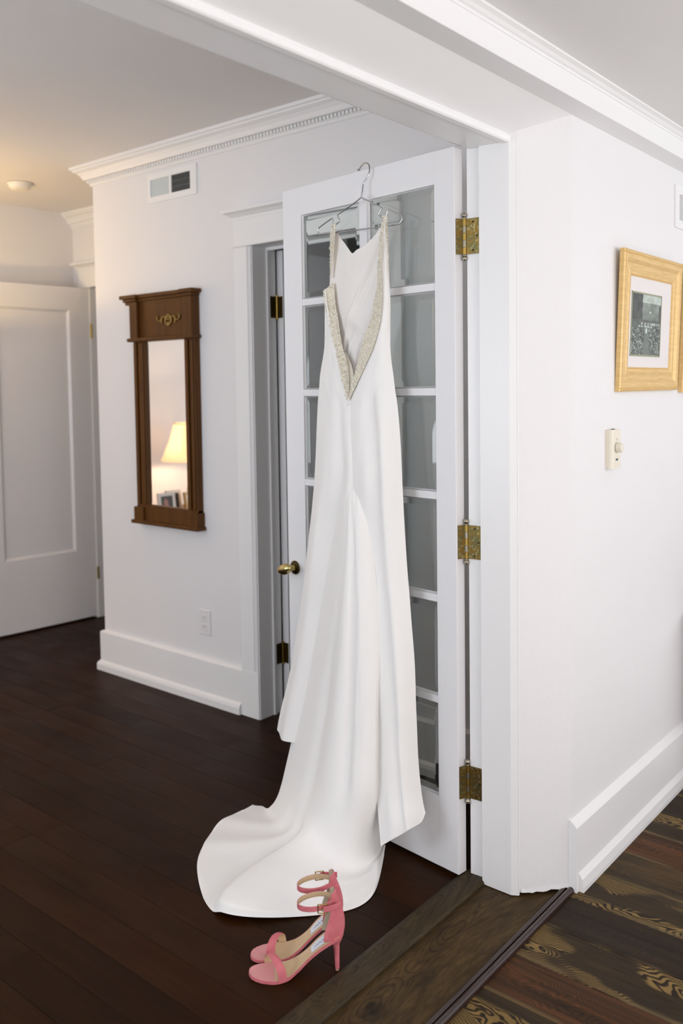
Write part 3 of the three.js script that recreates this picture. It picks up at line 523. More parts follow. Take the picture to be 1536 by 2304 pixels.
{
  const F = goldFrame('picture_frame', 'gold wooden frame holding a grey photograph above the dimmer switch', 0.418, 0.912, 1.371, 1.787, 0.036, 0.0725);
  // the print: trees, a pale hillside, a row of white figures, an aisle between seated guests
  const t = tex(72, 96, (u, v, i, j) => {
    const n = fbm(u * 9, v * 12, 4), f = noise(i * 0.9, j * 0.9); let c;
    if (v > 0.58) { c = 118 + 60 * (n - 0.4) + 60 * (v - 0.58); if (v > 0.86) c = 196 + 60 * (n - 0.5); if (u < 0.33 + 0.03 * noise(v * 20, 1)) c = 58 + 40 * n; if (u > 0.93 && v < 0.84) c = 70 + 30 * n; if (Math.hypot((u - 0.62) * 1, (v - 0.71) * 1.4) < 0.025) c = 225; }
    else if (v > 0.44) { c = 72 + 50 * n; const row = Math.abs(v - 0.515) < 0.022 && u > 0.28, row2 = Math.abs(v - 0.47) < 0.018 && u > 0.22; if ((row && noise(u * 34, 2) > 0.3) || (row2 && noise(u * 30, 9) > 0.52)) c = 150 + 70 * f; }
    else { c = 82 + 70 * (n - 0.3); const a = 0.5 + (0.42 - v) * 0.05, half = 0.05 + (0.42 - v) * 0.16; if (Math.abs(u - a) < half) c = 112 + 20 * n; else if (noise(u * 44, v * 50) > 0.62) c = 120 + 90 * f; else if (noise(u * 40 + 9, v * 44) > 0.66) c = 58; if (v > 0.36 && Math.abs(u - 0.5) < 0.025) c = 235; }
    return [c * 0.94, c * 1.0, c * 0.95];
  }, true, false);
  const p = bx(0.512 - 0.418, 0.752 - 0.418, 1.481 - 1.371, 1.667 - 1.371, 0.0038, 0.0046); const uv = p.attributes.uv, q = p.attributes.position;
  for (let i = 0; i < uv.count; i++) uv.setXY(i, (q.getX(i) - 0.094) / 0.24, (q.getY(i) - 0.11) / 0.186);
  mesh('photograph', p, std({ map: t, roughness: 0.45 }), F.g);
  const a0 = 0.09, a1 = 0.338, b0 = 0.106, b1 = 0.3;
  mesh('inner_slip', [bx(a0, a1, b1 - 0.005, b1, 0.004, 0.0056), bx(a0, a1, b0, b0 + 0.005, 0.004, 0.0056), bx(a0, a0 + 0.005, b0, b1, 0.004, 0.0056), bx(a1 - 0.005, a1, b0, b1, 0.004, 0.0056)], std({ color: 0x9b9c84, roughness: 0.6 }), F.g);
  const G = goldFrame('picture_frame', 'gold wooden frame at the right of the photograph of seated guests', 0.957, 1.45, 1.362, 1.778, 0.036, 0.0725);
  const t2 = tex(96, 96, (u, v) => { const n = fbm(u * 6, v * 6, 4), c = 90 + 90 * n; return [c, c, c * 0.96]; }, true, false);
  const p2 = bx(0.094, 0.334, 0.11, 0.296, 0.0038, 0.0046); mesh('photograph', p2, std({ map: t2, roughness: 0.45 }), G.g);
}

// ---------------------------------------------------------------- hanger and gown (coordinates along the door leaf: s, y, distance out from it)
const D = {
  left: [[[.482,1.692,.045],[.479,1.693,.046],[.475,1.694,.048],[.472,1.696,.049],[.469,1.697,.05]],[[.476,1.63,.045],[.468,1.629,.049],[.461,1.628,.052],[.455,1.628,.054],[.451,1.627,.055]],[[.477,1.555,.045],[.461,1.554,.052],[.448,1.553,.056],[.436,1.552,.059],[.427,1.552,.06]],[[.482,1.507,.045],[.459,1.506,.053],[.438,1.505,.059],[.42,1.504,.062],[.405,1.504,.063]],[[.498,1.453,.045],[.465,1.452,.054],[.435,1.451,.061],[.408,1.45,.065],[.385,1.45,.066]],[[.507,1.397,.045],[.466,1.397,.056],[.429,1.397,.064],[.398,1.397,.067],[.369,1.396,.068]],[[.515,1.349,.045],[.46,1.349,.059],[.411,1.35,.069],[.371,1.35,.071],[.337,1.35,.068]],[[.525,1.244,.045],[.46,1.247,.064],[.404,1.249,.075],[.361,1.25,.076],[.327,1.251,.069]],[[.539,1.103,.045],[.463,1.109,.068],[.401,1.115,.081],[.353,1.118,.082],[.315,1.12,.074]],[[.562,.958,.045],[.496,.967,.062],[.439,.975,.073],[.394,.979,.074],[.356,.983,.07]],[[.591,.796,.045],[.523,.809,.065],[.465,.82,.077],[.421,.826,.078],[.388,.83,.07]],[[.621,.66,.045],[.553,.676,.065],[.496,.689,.077],[.453,.697,.078],[.42,.701,.07]],[[.66,.476,.05],[.587,.498,.074],[.529,.514,.087],[.488,.523,.086],[.459,.527,.075]],[[.712,.314,.055],[.633,.338,.082],[.57,.356,.098],[.53,.362,.095],[.504,.361,.08]],[[.732,.232,.055],[.653,.242,.084],[.592,.244,.1],[.552,.235,.099],[.528,.218,.085]]],
  right: [[[.211,1.862,.055],[.212,1.862,.051],[.213,1.863,.048],[.215,1.863,.044],[.216,1.864,.04]],[[.218,1.787,.06],[.214,1.786,.058],[.209,1.786,.056],[.208,1.786,.051],[.208,1.787,.045]],[[.224,1.737,.06],[.217,1.737,.059],[.212,1.736,.056],[.208,1.736,.052],[.207,1.737,.045]],[[.221,1.687,.06],[.214,1.686,.059],[.208,1.686,.056],[.204,1.685,.052],[.202,1.686,.045]],[[.22,1.636,.062],[.212,1.635,.061],[.206,1.635,.057],[.202,1.635,.052],[.199,1.635,.045]],[[.226,1.586,.064],[.216,1.585,.063],[.209,1.585,.059],[.203,1.585,.053],[.2,1.585,.045]],[[.239,1.542,.066],[.225,1.541,.065],[.214,1.541,.061],[.207,1.541,.054],[.201,1.54,.045]],[[.256,1.504,.067],[.237,1.504,.067],[.221,1.503,.064],[.21,1.503,.056],[.201,1.502,.045]],[[.28,1.467,.068],[.252,1.466,.069],[.227,1.465,.067],[.21,1.465,.058],[.197,1.464,.045]],[[.305,1.428,.069],[.268,1.428,.071],[.235,1.427,.069],[.211,1.427,.059],[.19,1.426,.045]],[[.329,1.389,.07],[.281,1.389,.074],[.241,1.389,.072],[.21,1.388,.061],[.184,1.388,.045]],[[.352,1.35,.07],[.296,1.35,.075],[.247,1.35,.074],[.208,1.35,.063],[.177,1.35,.045]],[[.345,1.251,.075],[.285,1.253,.082],[.235,1.254,.08],[.197,1.255,.067],[.168,1.255,.045]],[[.337,1.119,.08],[.273,1.124,.089],[.222,1.127,.087],[.186,1.128,.071],[.16,1.128,.045]],[[.346,.983,.066],[.275,.993,.082],[.218,.999,.085],[.18,1.001,.071],[.153,1.001,.045]],[[.334,.837,.066],[.263,.85,.082],[.206,.859,.086],[.167,.862,.073],[.141,.862,.047]],[[.309,.721,.07],[.239,.737,.088],[.185,.747,.092],[.15,.751,.078],[.128,.749,.05]],[[.279,.568,.078],[.212,.587,.096],[.162,.599,.099],[.13,.602,.083],[.113,.599,.052]],[[.251,.444,.09],[.191,.464,.105],[.145,.476,.106],[.118,.478,.088],[.105,.473,.055]],[[.226,.323,.105],[.171,.343,.116],[.13,.354,.114],[.108,.354,.092],[.097,.347,.058]],[[.199,.205,.122],[.149,.231,.128],[.112,.247,.121],[.092,.252,.097],[.083,.249,.06]],[[.174,.132,.14],[.127,.164,.142],[.093,.188,.133],[.076,.198,.105],[.069,.201,.065]],[[.166,.089,.145],[.12,.126,.147],[.086,.153,.137],[.07,.167,.108],[.063,.174,.068]]],
  centre: [[[.407,1.105,.05],[.377,1.111,.066],[.355,1.115,.072],[.339,1.116,.073],[.324,1.115,.072],[.318,1.112,.064],[.317,1.107,.05]],[[.423,.995,.058],[.373,1.003,.086],[.341,1.008,.097],[.315,1.01,.1],[.294,1.012,.096],[.278,1.013,.09],[.269,1.012,.074]],[[.469,.817,.06],[.397,.832,.095],[.343,.843,.112],[.299,.851,.12],[.272,.853,.112],[.247,.856,.104],[.236,.853,.08]],[[.505,.684,.062],[.415,.708,.102],[.343,.725,.125],[.291,.736,.133],[.258,.74,.124],[.229,.743,.113],[.221,.739,.085]],[[.558,.502,.065],[.444,.538,.112],[.356,.564,.138],[.286,.583,.15],[.247,.589,.138],[.211,.594,.125],[.206,.587,.093]],[[.609,.344,.068],[.474,.394,.12],[.369,.429,.15],[.288,.455,.165],[.24,.463,.15],[.199,.47,.137],[.212,.454,.088]],[[.655,.185,.074],[.505,.247,.13],[.383,.294,.165],[.287,.328,.182],[.231,.34,.165],[.191,.346,.148],[.209,.324,.093]],[[.696,.047,.085],[.538,.113,.145],[.4,.165,.185],[.288,.203,.205],[.22,.219,.185],[.189,.224,.152],[.213,.203,.09]],[[.684,.02,.134],[.538,.03,.202],[.414,.05,.239],[.318,.05,.231],[.243,.035,.196],[.225,.03,.121],[.275,.012,.021]],[[.73,.006,.127],[.625,.012,.263],[.472,.012,.373],[.311,.03,.388],[.205,.012,.263],[.193,.012,.144],[.268,.008,.021]],[[.757,.004,.139],[.721,.004,.313],[.529,.006,.482],[.308,.018,.53],[.174,.005,.342],[.144,.005,.197],[.267,.004,.02]],[[.767,.003,.141],[.707,.003,.344],[.568,.003,.497],[.329,.008,.584],[.164,.003,.412],[.109,.003,.248],[.264,.003,.025]]],
  front: [[[.459,1.885,.02],[.44,1.869,.023],[.425,1.85,.025],[.406,1.833,.028],[.387,1.814,.03],[.367,1.795,.031],[.348,1.803,.031],[.327,1.808,.031],[.308,1.816,.03],[.291,1.826,.028],[.278,1.837,.025],[.265,1.851,.023],[.251,1.871,.02]],[[.465,1.835,.02],[.445,1.823,.023],[.428,1.81,.025],[.409,1.798,.028],[.389,1.785,.03],[.37,1.772,.031],[.352,1.777,.031],[.332,1.78,.031],[.314,1.784,.03],[.298,1.79,.028],[.284,1.797,.025],[.271,1.806,.023],[.257,1.819,.02]],[[.476,1.74,.02],[.453,1.738,.025],[.43,1.735,.029],[.408,1.733,.033],[.387,1.73,.036],[.368,1.728,.038],[.35,1.726,.039],[.333,1.725,.038],[.318,1.723,.036],[.305,1.722,.033],[.292,1.721,.029],[.28,1.72,.025],[.268,1.72,.02]],[[.48,1.659,.02],[.457,1.657,.025],[.435,1.655,.029],[.414,1.653,.033],[.394,1.651,.036],[.375,1.649,.038],[.358,1.648,.039],[.342,1.647,.038],[.328,1.646,.036],[.315,1.645,.033],[.303,1.644,.029],[.291,1.644,.025],[.28,1.643,.02]],[[.461,1.575,.02],[.443,1.574,.025],[.425,1.573,.029],[.408,1.572,.033],[.391,1.571,.036],[.377,1.57,.038],[.363,1.569,.039],[.351,1.568,.038],[.34,1.568,.036],[.331,1.567,.033],[.322,1.567,.029],[.315,1.567,.025],[.307,1.567,.02]],[[.435,1.492,.02],[.423,1.492,.024],[.411,1.491,.027],[.4,1.491,.031],[.39,1.49,.033],[.381,1.49,.034],[.373,1.49,.035],[.365,1.49,.034],[.359,1.489,.033],[.354,1.489,.031],[.35,1.489,.027],[.346,1.489,.024],[.342,1.489,.02]],[[.417,1.41,.02],[.41,1.41,.024],[.402,1.41,.027],[.396,1.41,.031],[.39,1.41,.033],[.386,1.41,.034],[.382,1.41,.035],[.379,1.409,.034],[.377,1.409,.033],[.377,1.409,.031],[.377,1.409,.027],[.377,1.409,.024],[.378,1.409,.02]],[[.408,1.342,.02],[.404,1.342,.024],[.399,1.342,.027],[.395,1.342,.031],[.392,1.342,.033],[.389,1.342,.034],[.388,1.342,.035],[.388,1.342,.034],[.388,1.342,.033],[.39,1.342,.031],[.392,1.342,.027],[.395,1.342,.024],[.399,1.342,.02]]],
  leftBand: [[[.475,1.689,.052],[.446,1.717,.035]],[[.467,1.642,.053],[.433,1.647,.04]],[[.451,1.601,.055],[.418,1.605,.045]],[[.433,1.552,.06],[.404,1.555,.05]],[[.409,1.504,.065],[.386,1.507,.055]],[[.393,1.463,.068],[.368,1.473,.058]],[[.38,1.423,.07],[.357,1.433,.062]],[[.365,1.386,.072],[.351,1.393,.067]],[[.352,1.357,.074],[.348,1.359,.072]]],
  rightBand: [[[.206,1.86,.062],[.218,1.862,.058]],[[.21,1.786,.064],[.233,1.789,.055]],[[.213,1.736,.066],[.238,1.739,.054]],[[.212,1.679,.066],[.245,1.683,.052]],[[.212,1.633,.067],[.258,1.639,.052]],[[.218,1.583,.068],[.271,1.589,.054]],[[.231,1.539,.07],[.29,1.554,.056]],[[.248,1.501,.072],[.303,1.52,.058]],[[.271,1.464,.073],[.315,1.481,.06]],[[.296,1.425,.074],[.327,1.438,.064]],[[.322,1.387,.075],[.339,1.399,.069]],[[.344,1.354,.076],[.349,1.359,.073]]],
  leftStrap: [[[.449,1.894,.036],[.428,1.891,.039]],[[.455,1.865,.036],[.432,1.862,.039]],[[.458,1.832,.036],[.437,1.829,.039]],[[.459,1.798,.036],[.441,1.796,.039]],[[.458,1.768,.036],[.447,1.767,.039]],[[.461,1.731,.036],[.454,1.73,.039]]],
  rightStrap: [[[.221,1.881,.05],[.209,1.88,.046]],[[.219,1.851,.048],[.208,1.85,.044]],[[.219,1.801,.047],[.207,1.8,.043]],[[.218,1.75,.047],[.206,1.749,.043]],[[.216,1.706,.047],[.204,1.705,.043]]],
  hook: [[.388,2.049,-.02],[.378,2.057,-.018],[.362,2.063,-.012],[.341,2.062,-.004],[.321,2.053,.004],[.311,2.04,.01],[.308,2.026,.014],[.313,2.012,.018],[.323,1.997,.022],[.325,1.988,.024],[.324,1.97,.028],[.326,1.954,.03]],
  arm: [[.326,1.954,.03],[.356,1.942,.03],[.427,1.919,.03],[.429,1.916,.03],[.422,1.903,.03],[.422,1.897,.03],[.443,1.889,.03],[.451,1.893,.03],[.451,1.907,.03],[.456,1.911,.03],[.515,1.891,.03],[.52,1.88,.03],[.514,1.871,.03],[.505,1.87,.03],[.409,1.864,.03],[.296,1.859,.03],[.184,1.854,.03],[.171,1.858,.03],[.165,1.867,.03],[.169,1.878,.03],[.215,1.9,.03],[.221,1.901,.03],[.226,1.885,.03],[.23,1.881,.03],[.242,1.882,.03],[.255,1.892,.03],[.254,1.896,.03],[.244,1.907,.03],[.246,1.912,.03],[.321,1.95,.03],[.326,1.954,.03]],
};
const out = (p) => [p[0], p[1], -p[2]];
{
  const h = thing('clothes_hanger', 'chrome wire hanger hooked over the top of the open french door', 'hanger', DOOR_AT, DOOR_TURN);
  mesh('hook', tube(D.hook.map(out), 0.0022, 90, 10), M.chrome, h);
  mesh('hook_tip', new THREE.CapsuleGeometry(0.0031, 0.008, 4, 10).rotateZ(-0.9).translate(...out([0.386, 2.0505, -0.02])), M.chrome, h);
  mesh('wire_frame', tube(D.arm.map(out), 0.002, 420, 8, false, 0.25), M.chrome, h);
  mesh('twist', new THREE.TorusGeometry(0.0028, 0.0016, 8, 14).rotateX(1.2).translate(...out([0.326, 1.954, 0.03])), M.chrome, h);
}
{
  const g = thing('wedding_gown', 'white wedding gown with beaded open back and long train hanging on the door', 'dress', DOOR_AT, DOOR_TURN);
  const gs = (x, c, w) => Math.exp(-((x - c) / w) * ((x - c) / w));
  const flip = (rows) => rows.map((r) => r.map(out));
  // outer shell, left and right of the centre seam: soft lengthwise folds
  const Lr = flip(D.left), Rr = flip(D.right), Cr = flip(D.centre), Fr = flip(D.front);
  mesh('left_panel', sheet(Lr, 46, 170, (p, u, v) => {
    const k = sstep(0.42, 0.75, v); let o = 0;
    o -= 0.011 * gs(u, 0.62 - 0.05 * v, 0.10) * sstep(0.35, 0.55, v) * (1 - 0.4 * k); o += 0.007 * gs(u, 0.82, 0.08) * sstep(0.4, 0.6, v);
    o += 0.012 * k * gs(u, 0.22, 0.12) - 0.014 * k * gs(u, 0.5, 0.12) + 0.002 * Math.sin(u * 17 + v * 9) * k;
    o += 0.006 * (fbm(u * 5, v * 9, 3) - 0.5);
    return [p[0], p[1] + 0.012 * Math.pow(1 - sstep(0, 0.25, u), 2) * sstep(0.93, 1, v), p[2] - o];
  }), M.crepe, g);
  mesh('right_panel', sheet(Rr, 50, 230, (p, u, v) => {
    let o = 0; const t = sstep(0.45, 0.55, v), k = sstep(0.62, 0.8, v);
    o -= 0.013 * gs(u, 0.46, 0.12) * sstep(0.42, 0.55, v) * (1 - 0.3 * k); 
    o += 0.009 * gs(u, 0.68, 0.16) * t; o -= 0.003 * gs(u, 0.86, 0.1) * k; o += 0.004 * gs(u, 0.26, 0.1) * k;
    o += 0.006 * (fbm(u * 5 + 8, v * 11, 3) - 0.5) * sstep(0.3, 0.5, v);
    
    return [p[0], p[1] + 0.02 * Math.pow(sstep(0.82, 1, u), 2) * sstep(0.94, 1, v), p[2] - o];
  }), M.crepe, g);
  // centre godet that spills into the train
  mesh('train_panel', sheet(Cr, 110, 240, (p, u, v) => {
    const fl = 1 - sstep(0.58, 0.72, v), top = sstep(0.03, 0.3, v); let o = 0, y = 0;
    o -= 0.016 * gs(u, 0.53 + 0.03 * v, 0.055) * top; o += 0.008 * gs(u, 0.40, 0.07) * top; o -= 0.012 * gs(u, 0.27, 0.045) * sstep(0.2, 0.5, v); o += 0.009 * gs(u, 0.68, 0.08) * top; o -= 0.01 * gs(u, 0.82, 0.05) * sstep(0.15, 0.5, v);
    o += 0.006 * (fbm(u * 8 + 3, v * 7, 3) - 0.5); o *= fl;
    const g1 = 1 - fl, hem = 1 - sstep(0.95, 1, v), cu = mix(0.27, 0.485, clamp((v - 0.66) / 0.34));
    y += sstep(0.66, 0.74, v) * (0.35 + 0.65 * hem) * 0.024 * sstep(cu - 0.012, cu + 0.02, u) * (1 - sstep(cu + 0.03, cu + 0.2, u));
    y -= sstep(0.66, 0.74, v) * 0.012 * gs(u, cu - 0.03, 0.025);
    y += g1 * hem * (0.007 * gs(u, 0.24, 0.03) + 0.006 * gs(u, 0.13, 0.03) + 0.008 * gs(u, 0.86, 0.03) + 0.006 * (fbm(u * 9, v * 9, 3) - 0.35));
    return [p[0], Math.max(p[1] + y, 0.0022), p[2] - o];
  }), M.crepe, g);
  // bodice front seen from inside, draped
  mesh('bodice_front', sheet(Fr, 96, 80, (p, u, v) => {
    const d = u * 0.9 + v * 1.25; let o = 0;
    o += 0.0035 * gs(d, 1.02, 0.03) - 0.003 * gs(d, 1.09, 0.045) + 0.0015 * gs(d, 1.2, 0.03) - 0.010 * gs(u, 0.5, 0.18) * gs(v, 0.60, 0.05) + 0.005 * gs(u, 0.45, 0.22) * gs(v, 0.51, 0.05);
    o += 0.004 * (fbm(u * 4, v * 4, 3) - 0.5); return [p[0], p[1], p[2] - o * sstep(0, 0.15, v)];
  }), M.crepeInside, g);
  // beaded borders and straps
  const bands = { beaded_border: [D.leftBand, D.rightBand], beaded_strap: [D.leftStrap, D.rightStrap] };
  const spots = [];
  for (const [name, list] of Object.entries(bands)) for (const b of list) {
    const rows = flip(b); mesh(name, sheet(rows, 6, 60, null, 0.0008), M.tulle, g).userData.label = 'cream tulle sewn with clear and pearl beads';
    let len = 0; for (let i = 1; i < b.length; i++) len += Math.hypot(...[0, 1, 2].map((c) => b[i][0][c] - b[i - 1][0][c]));
    for (let i = 0; i < len * 3400; i++) {
      const v = rnd(), u = rr(0.02, 0.98), p = sheetAt(rows, u, v), w = Math.hypot(...[0, 1, 2].map((c) => sheetAt(rows, 1, v)[c] - sheetAt(rows, 0, v)[c]));
      if (rnd() > w / 0.035 + 0.2) continue;
      const r = rnd() < 0.09 ? rr(0.0022, 0.003) : rr(0.001, 0.0019); spots.push([p[0], p[1], p[2] - r * 0.5, r]);
    }
  }
  const im = new THREE.InstancedMesh(new THREE.SphereGeometry(1, 8, 6), M.bead, spots.length); im.name = 'beads'; im.userData.kind = 'stuff'; im.castShadow = im.receiveShadow = true;
  spots.forEach((s, i) => { im.setMatrixAt(i, new THREE.Matrix4().makeTranslation(s[0], s[1], s[2]).scale(new THREE.Vector3(s[3], s[3], s[3]))); im.setColorAt(i, new THREE.Color().setHSL(0.1 + 0.05 * rnd(), 0.18, 0.6 + 0.4 * rnd())); });
  g.add(im);
  mesh('tulle_insert', sheet(flip([[[0.39, 1.50, 0.046], [0.386, 1.50, 0.044]], [[0.372, 1.46, 0.055], [0.356, 1.458, 0.05]], [[0.36, 1.41, 0.062], [0.341, 1.408, 0.056]], [[0.349, 1.365, 0.068], [0.343, 1.365, 0.065]]]), 6, 20, null, 0.0006), M.tulle, g);
  mesh('zip_pull', new THREE.SphereGeometry(0.002, 8, 6).scale(0.7, 2.2, 0.7).translate(...out([0.345, 1.345, 0.078])), M.chrome, g);
}
// ---------------------------------------------------------------- sandals
function sandal(name, label, heel, side) { // side +1: buckle on the left of the wearer
  const dir = [-0.713, -0.701], turn = Math.atan2(-dir[1], dir[0]);
  const g = thing(name, label, 'shoe', [heel[0], 0, heel[1]], turn, 'pink velvet ankle strap sandals');
  // local: x from heel tip to toe, z across (+z is the wearer's right)
  const A = [-0.014, -0.01, 0.0, 0.02, 0.045, 0.07, 0.095, 0.12, 0.15, 0.18, 0.195, 0.204, 0.209, 0.2115], Y = [0.0935, 0.093, 0.0905, 0.083, 0.066, 0.043, 0.0225, 0.0095, 0.0068, 0.0072, 0.0078, 0.0082, 0.0084, 0.0085];
  const Wd = [0.004, 0.015, 0.0225, 0.0255, 0.0235, 0.0205, 0.0255, 0.0325, 0.036, 0.0315, 0.0255, 0.0185, 0.011, 0.002], Cn = [0, 0, 0, 0, -0.001, -0.003, -0.003, -0.001, 0.0, -0.002, -0.004, -0.005, -0.006, -0.006];
  const at = (arr, a) => { let i = 0; while (i < A.length - 2 && a > A[i + 1]) i++; const t = (a - A[i]) / (A[i + 1] - A[i]), q = (k) => arr[clamp(k, 0, arr.length - 1)]; return cr(q(i - 1), q(i), q(i + 1), q(i + 2), clamp(t)); };
  const c = (a) => -side * at(Cn, a);
  const slab = (a0, a1, dy0, dy1, grow) => { // a layer following the last between two heights
    const rows = [[], []], N = 90, M2 = 10, pos = [], idx = [];
    for (const [l, dy] of [[0, dy1], [1, dy0]]) for (let i = 0; i <= N; i++) for (let j = 0; j <= M2; j++) {
      const a = mix(a0, a1, i / N), w = Math.max(0.0008, at(Wd, a) + grow), f = j / M2 * 2 - 1; pos.push(a, at(Y, a) + dy - (l ? 0 : 0.0015 * (1 - f * f)), c(a) + f * w);
    }
    const n = (N + 1) * (M2 + 1), id = (i, j, l) => l * n + i * (M2 + 1) + j;
    for (let i = 0; i < N; i++) for (let j = 0; j < M2; j++) { idx.push(id(i, j, 0), id(i, j + 1, 0), id(i + 1, j, 0), id(i + 1, j, 0), id(i, j + 1, 0), id(i + 1, j + 1, 0)); idx.push(id(i, j, 1), id(i + 1, j, 1), id(i, j + 1, 1), id(i + 1, j, 1), id(i + 1, j + 1, 1), id(i, j + 1, 1)); }
    for (let i = 0; i < N; i++) { idx.push(id(i, 0, 0), id(i + 1, 0, 0), id(i, 0, 1), id(i + 1, 0, 0), id(i + 1, 0, 1), id(i, 0, 1)); idx.push(id(i, M2, 0), id(i, M2, 1), id(i + 1, M2, 0), id(i + 1, M2, 0), id(i, M2, 1), id(i + 1, M2, 1)); }
    for (let j = 0; j < M2; j++) { idx.push(id(0, j, 0), id(0, j, 1), id(0, j + 1, 0), id(0, j + 1, 0), id(0, j, 1), id(0, j + 1, 1)); idx.push(id(N, j, 0), id(N, j + 1, 0), id(N, j, 1), id(N, j + 1, 0), id(N, j + 1, 1), id(N, j, 1)); }
    const h = new THREE.BufferGeometry(); h.setAttribute('position', new THREE.Float32BufferAttribute(pos, 3)); h.setIndex(idx); const k = h.toNonIndexed(); k.computeVertexNormals(); return metreUV(k);
  };
  mesh('sole', slab(-0.014, 0.2115, -0.006, 0.0, 0.001), M.velvet, g);
  mesh('footbed', slab(-0.008, 0.150, 0.0, 0.0016, -0.0022), M.footbed, g).userData.label = 'beige leather footbed';
  mesh('toe_bed', slab(0.149, 0.2095, 0.0, 0.0016, -0.0015), M.satinPink, g).userData.label = 'pale pink toe lining';
  // maker's patch with a line of script
  const tp = tex(128, 32, (u, v) => { const s = 0.5 + 0.16 * Math.sin(u * 70) * (0.4 + noise(u * 9, 1)) + 0.1 * Math.sin(u * 31); return u > 0.16 && u < 0.84 && Math.abs(v - s) < 0.07 && noise(u * 40, 5) > 0.25 ? [40, 52, 92] : [226, 232, 244]; }, true, false);
  const patch = slab(0.024, 0.062, 0.0014, 0.0022, -0.0225 + 0.0055 + 0.007); { const q = patch.attributes.position, uv = patch.attributes.uv; for (let i = 0; i < q.count; i++) uv.setXY(i, (q.getX(i) - 0.024) / 0.038, clamp((q.getZ(i) - c(q.getX(i))) / 0.018 + 0.5)); }
  mesh('maker_patch', patch, std({ map: tp, roughness: 0.6 }), g);
  // stiletto heel: lofted from the seat down to a small tip
  const loft = (secs, n = 20) => { const rows = secs.map(([x, y, rx, rz]) => { const r = []; for (let k = 0; k <= n; k++) { const t = k / n * Math.PI * 2; r.push([x + rx * Math.cos(t), y, rz * Math.sin(t)]); } return r; }); return sheet(rows, n * 2, secs.length * 6, null, 0.0006); };
  mesh('heel', loft([[0.006, 0.088, 0.02, 0.021], [0.005, 0.078, 0.016, 0.0165], [0.003, 0.066, 0.0088, 0.0105], [0.001, 0.05, 0.0062, 0.0075], [0.0005, 0.025, 0.0052, 0.006], [0, 0.006, 0.0045, 0.0048], [0, 0.004, 0.0045, 0.0048]]), M.velvet, g);
  mesh('heel_tip', new THREE.CylinderGeometry(0.0045, 0.0043, 0.0055, 16).translate(0, 0.00275, 0), M.footbed, g);
  // tall heel counter, open in front: velvet outside, lining inside
  const counter = (inset) => { const rows = []; for (let j = 0; j <= 8; j++) { const t = j / 8, y = mix(0.086, 0.196, t), bulge = Math.sin(Math.PI * clamp(t * 1.15)) * 0.008, back = -0.014 + 0.018 * t * t - bulge * (1 - t * 0.5), w = mix(0.0235, 0.0135, sstep(0.1, 1, t)) - inset, front = mix(0.034, 0.014, sstep(0, 0.75, t)), r = [];
    for (let k = 0; k <= 8; k++) { const a = (k / 8 - 0.5) * Math.PI, x = mix(back + inset, front, 1 - Math.pow(Math.cos(a), 0.8)); r.push([x, y + 0.006 * Math.cos(a) * t, w * Math.sin(a) * (1 - 0.0 * t)]); } rows.push(r); } return rows; };
  mesh('heel_counter', sheet(counter(0), 40, 40, null, 0.0011), M.velvet, g);
  mesh('counter_lining', sheet(counter(0.0016), 40, 40, null, 0.0005), std({ color: 0xc9bda6, roughness: 0.7 }), g);
  // band across the toes
  const band = (h0, inset) => { const rows = []; for (let j = 0; j <= 3; j++) { const r = []; for (let k = 0; k <= 8; k++) { const a = Math.PI * (k / 8), f = Math.cos(a), sk = -side * 0.016 * f, x = mix(0.135, 0.155, j / 3) + sk + 0.002, w = at(Wd, x) + 0.001 - inset; r.push([x + 0.004 * Math.sin(a), at(Y, x) - 0.004 + Math.pow(Math.sin(a), 0.75) * (h0 - inset + 0.004 * Math.sin(Math.PI * j / 3)), c(x) - f * w]); } rows.push(r); } return sheet(rows, 48, 14, null, 0.001); };
  mesh('toe_strap', band(0.040, 0), M.velvet, g); mesh('toe_strap_lining', band(0.040, 0.0016), M.footbed, g);
  // ankle strap: a loop leaving the counter, closed by a square buckle on the outer side
  const strap = (inset, th) => { const rows = []; for (let j = 0; j <= 2; j++) { const r = []; for (let k = 0; k <= 24; k++) { const a = mix(-2.75, 2.75, k / 24), x = 0.048 + (0.046 - inset) * Math.cos(a), z = (0.031 - inset) * Math.sin(a) * (1 - 0.25 * clamp((-Math.cos(a) - 0.2))); r.push([x, mix(0.167, 0.1795, j / 2) - 0.10 * (x - 0.04), z]); } rows.push(r); } return sheet(rows, 96, 6, null, th); };
  mesh('ankle_strap', strap(0, 0.0012), M.velvet, g); mesh('strap_lining', strap(0.0014, 0.0005), M.footbed, g);
  const bk = new THREE.Group(); bk.name = 'buckle'; bk.position.set(0.036, 0.1728, -side * 0.0327); bk.rotation.y = -side * 0.12; g.add(bk);
  const q = 0.0105; mesh('buckle_frame', [[[-q, -q], [q, -q]], [[q, -q], [q, q]], [[q, q], [-q, q]], [[-q, q], [-q, -q]]].map(([a, b]) => tube([[a[0], a[1], 0], [b[0], b[1], 0]], 0.0013, 4, 8)), M.brass, bk);
  mesh('prong', tube([[q, 0, 0], [0, 0, -side * 0.0012], [-q, 0, 0]], 0.0009, 8, 6), M.brass, bk);
  const tail = []; for (let j = 0; j <= 2; j++) { const r = []; for (let k = 0; k <= 4; k++) r.push([mix(0.034, -0.008, k / 4), mix(0.1655, 0.1795, j / 2) + 0.003 * k / 4, -side * (0.0335 - 0.009 * Math.pow(k / 4, 2) + 0.0022)]); tail.push(r); }
  mesh('strap_tail', sheet(tail, 16, 4, null, 0.0012), M.velvet, g);
  return g;
}
sandal('sandal', 'pink velvet stiletto sandal with its buckle on the outer side, beside the threshold', [-0.5283, -0.1769], 1);
sandal('sandal', 'pink velvet stiletto sandal behind its mate, against the hem of the train', [-0.472, -0.2285], -1);

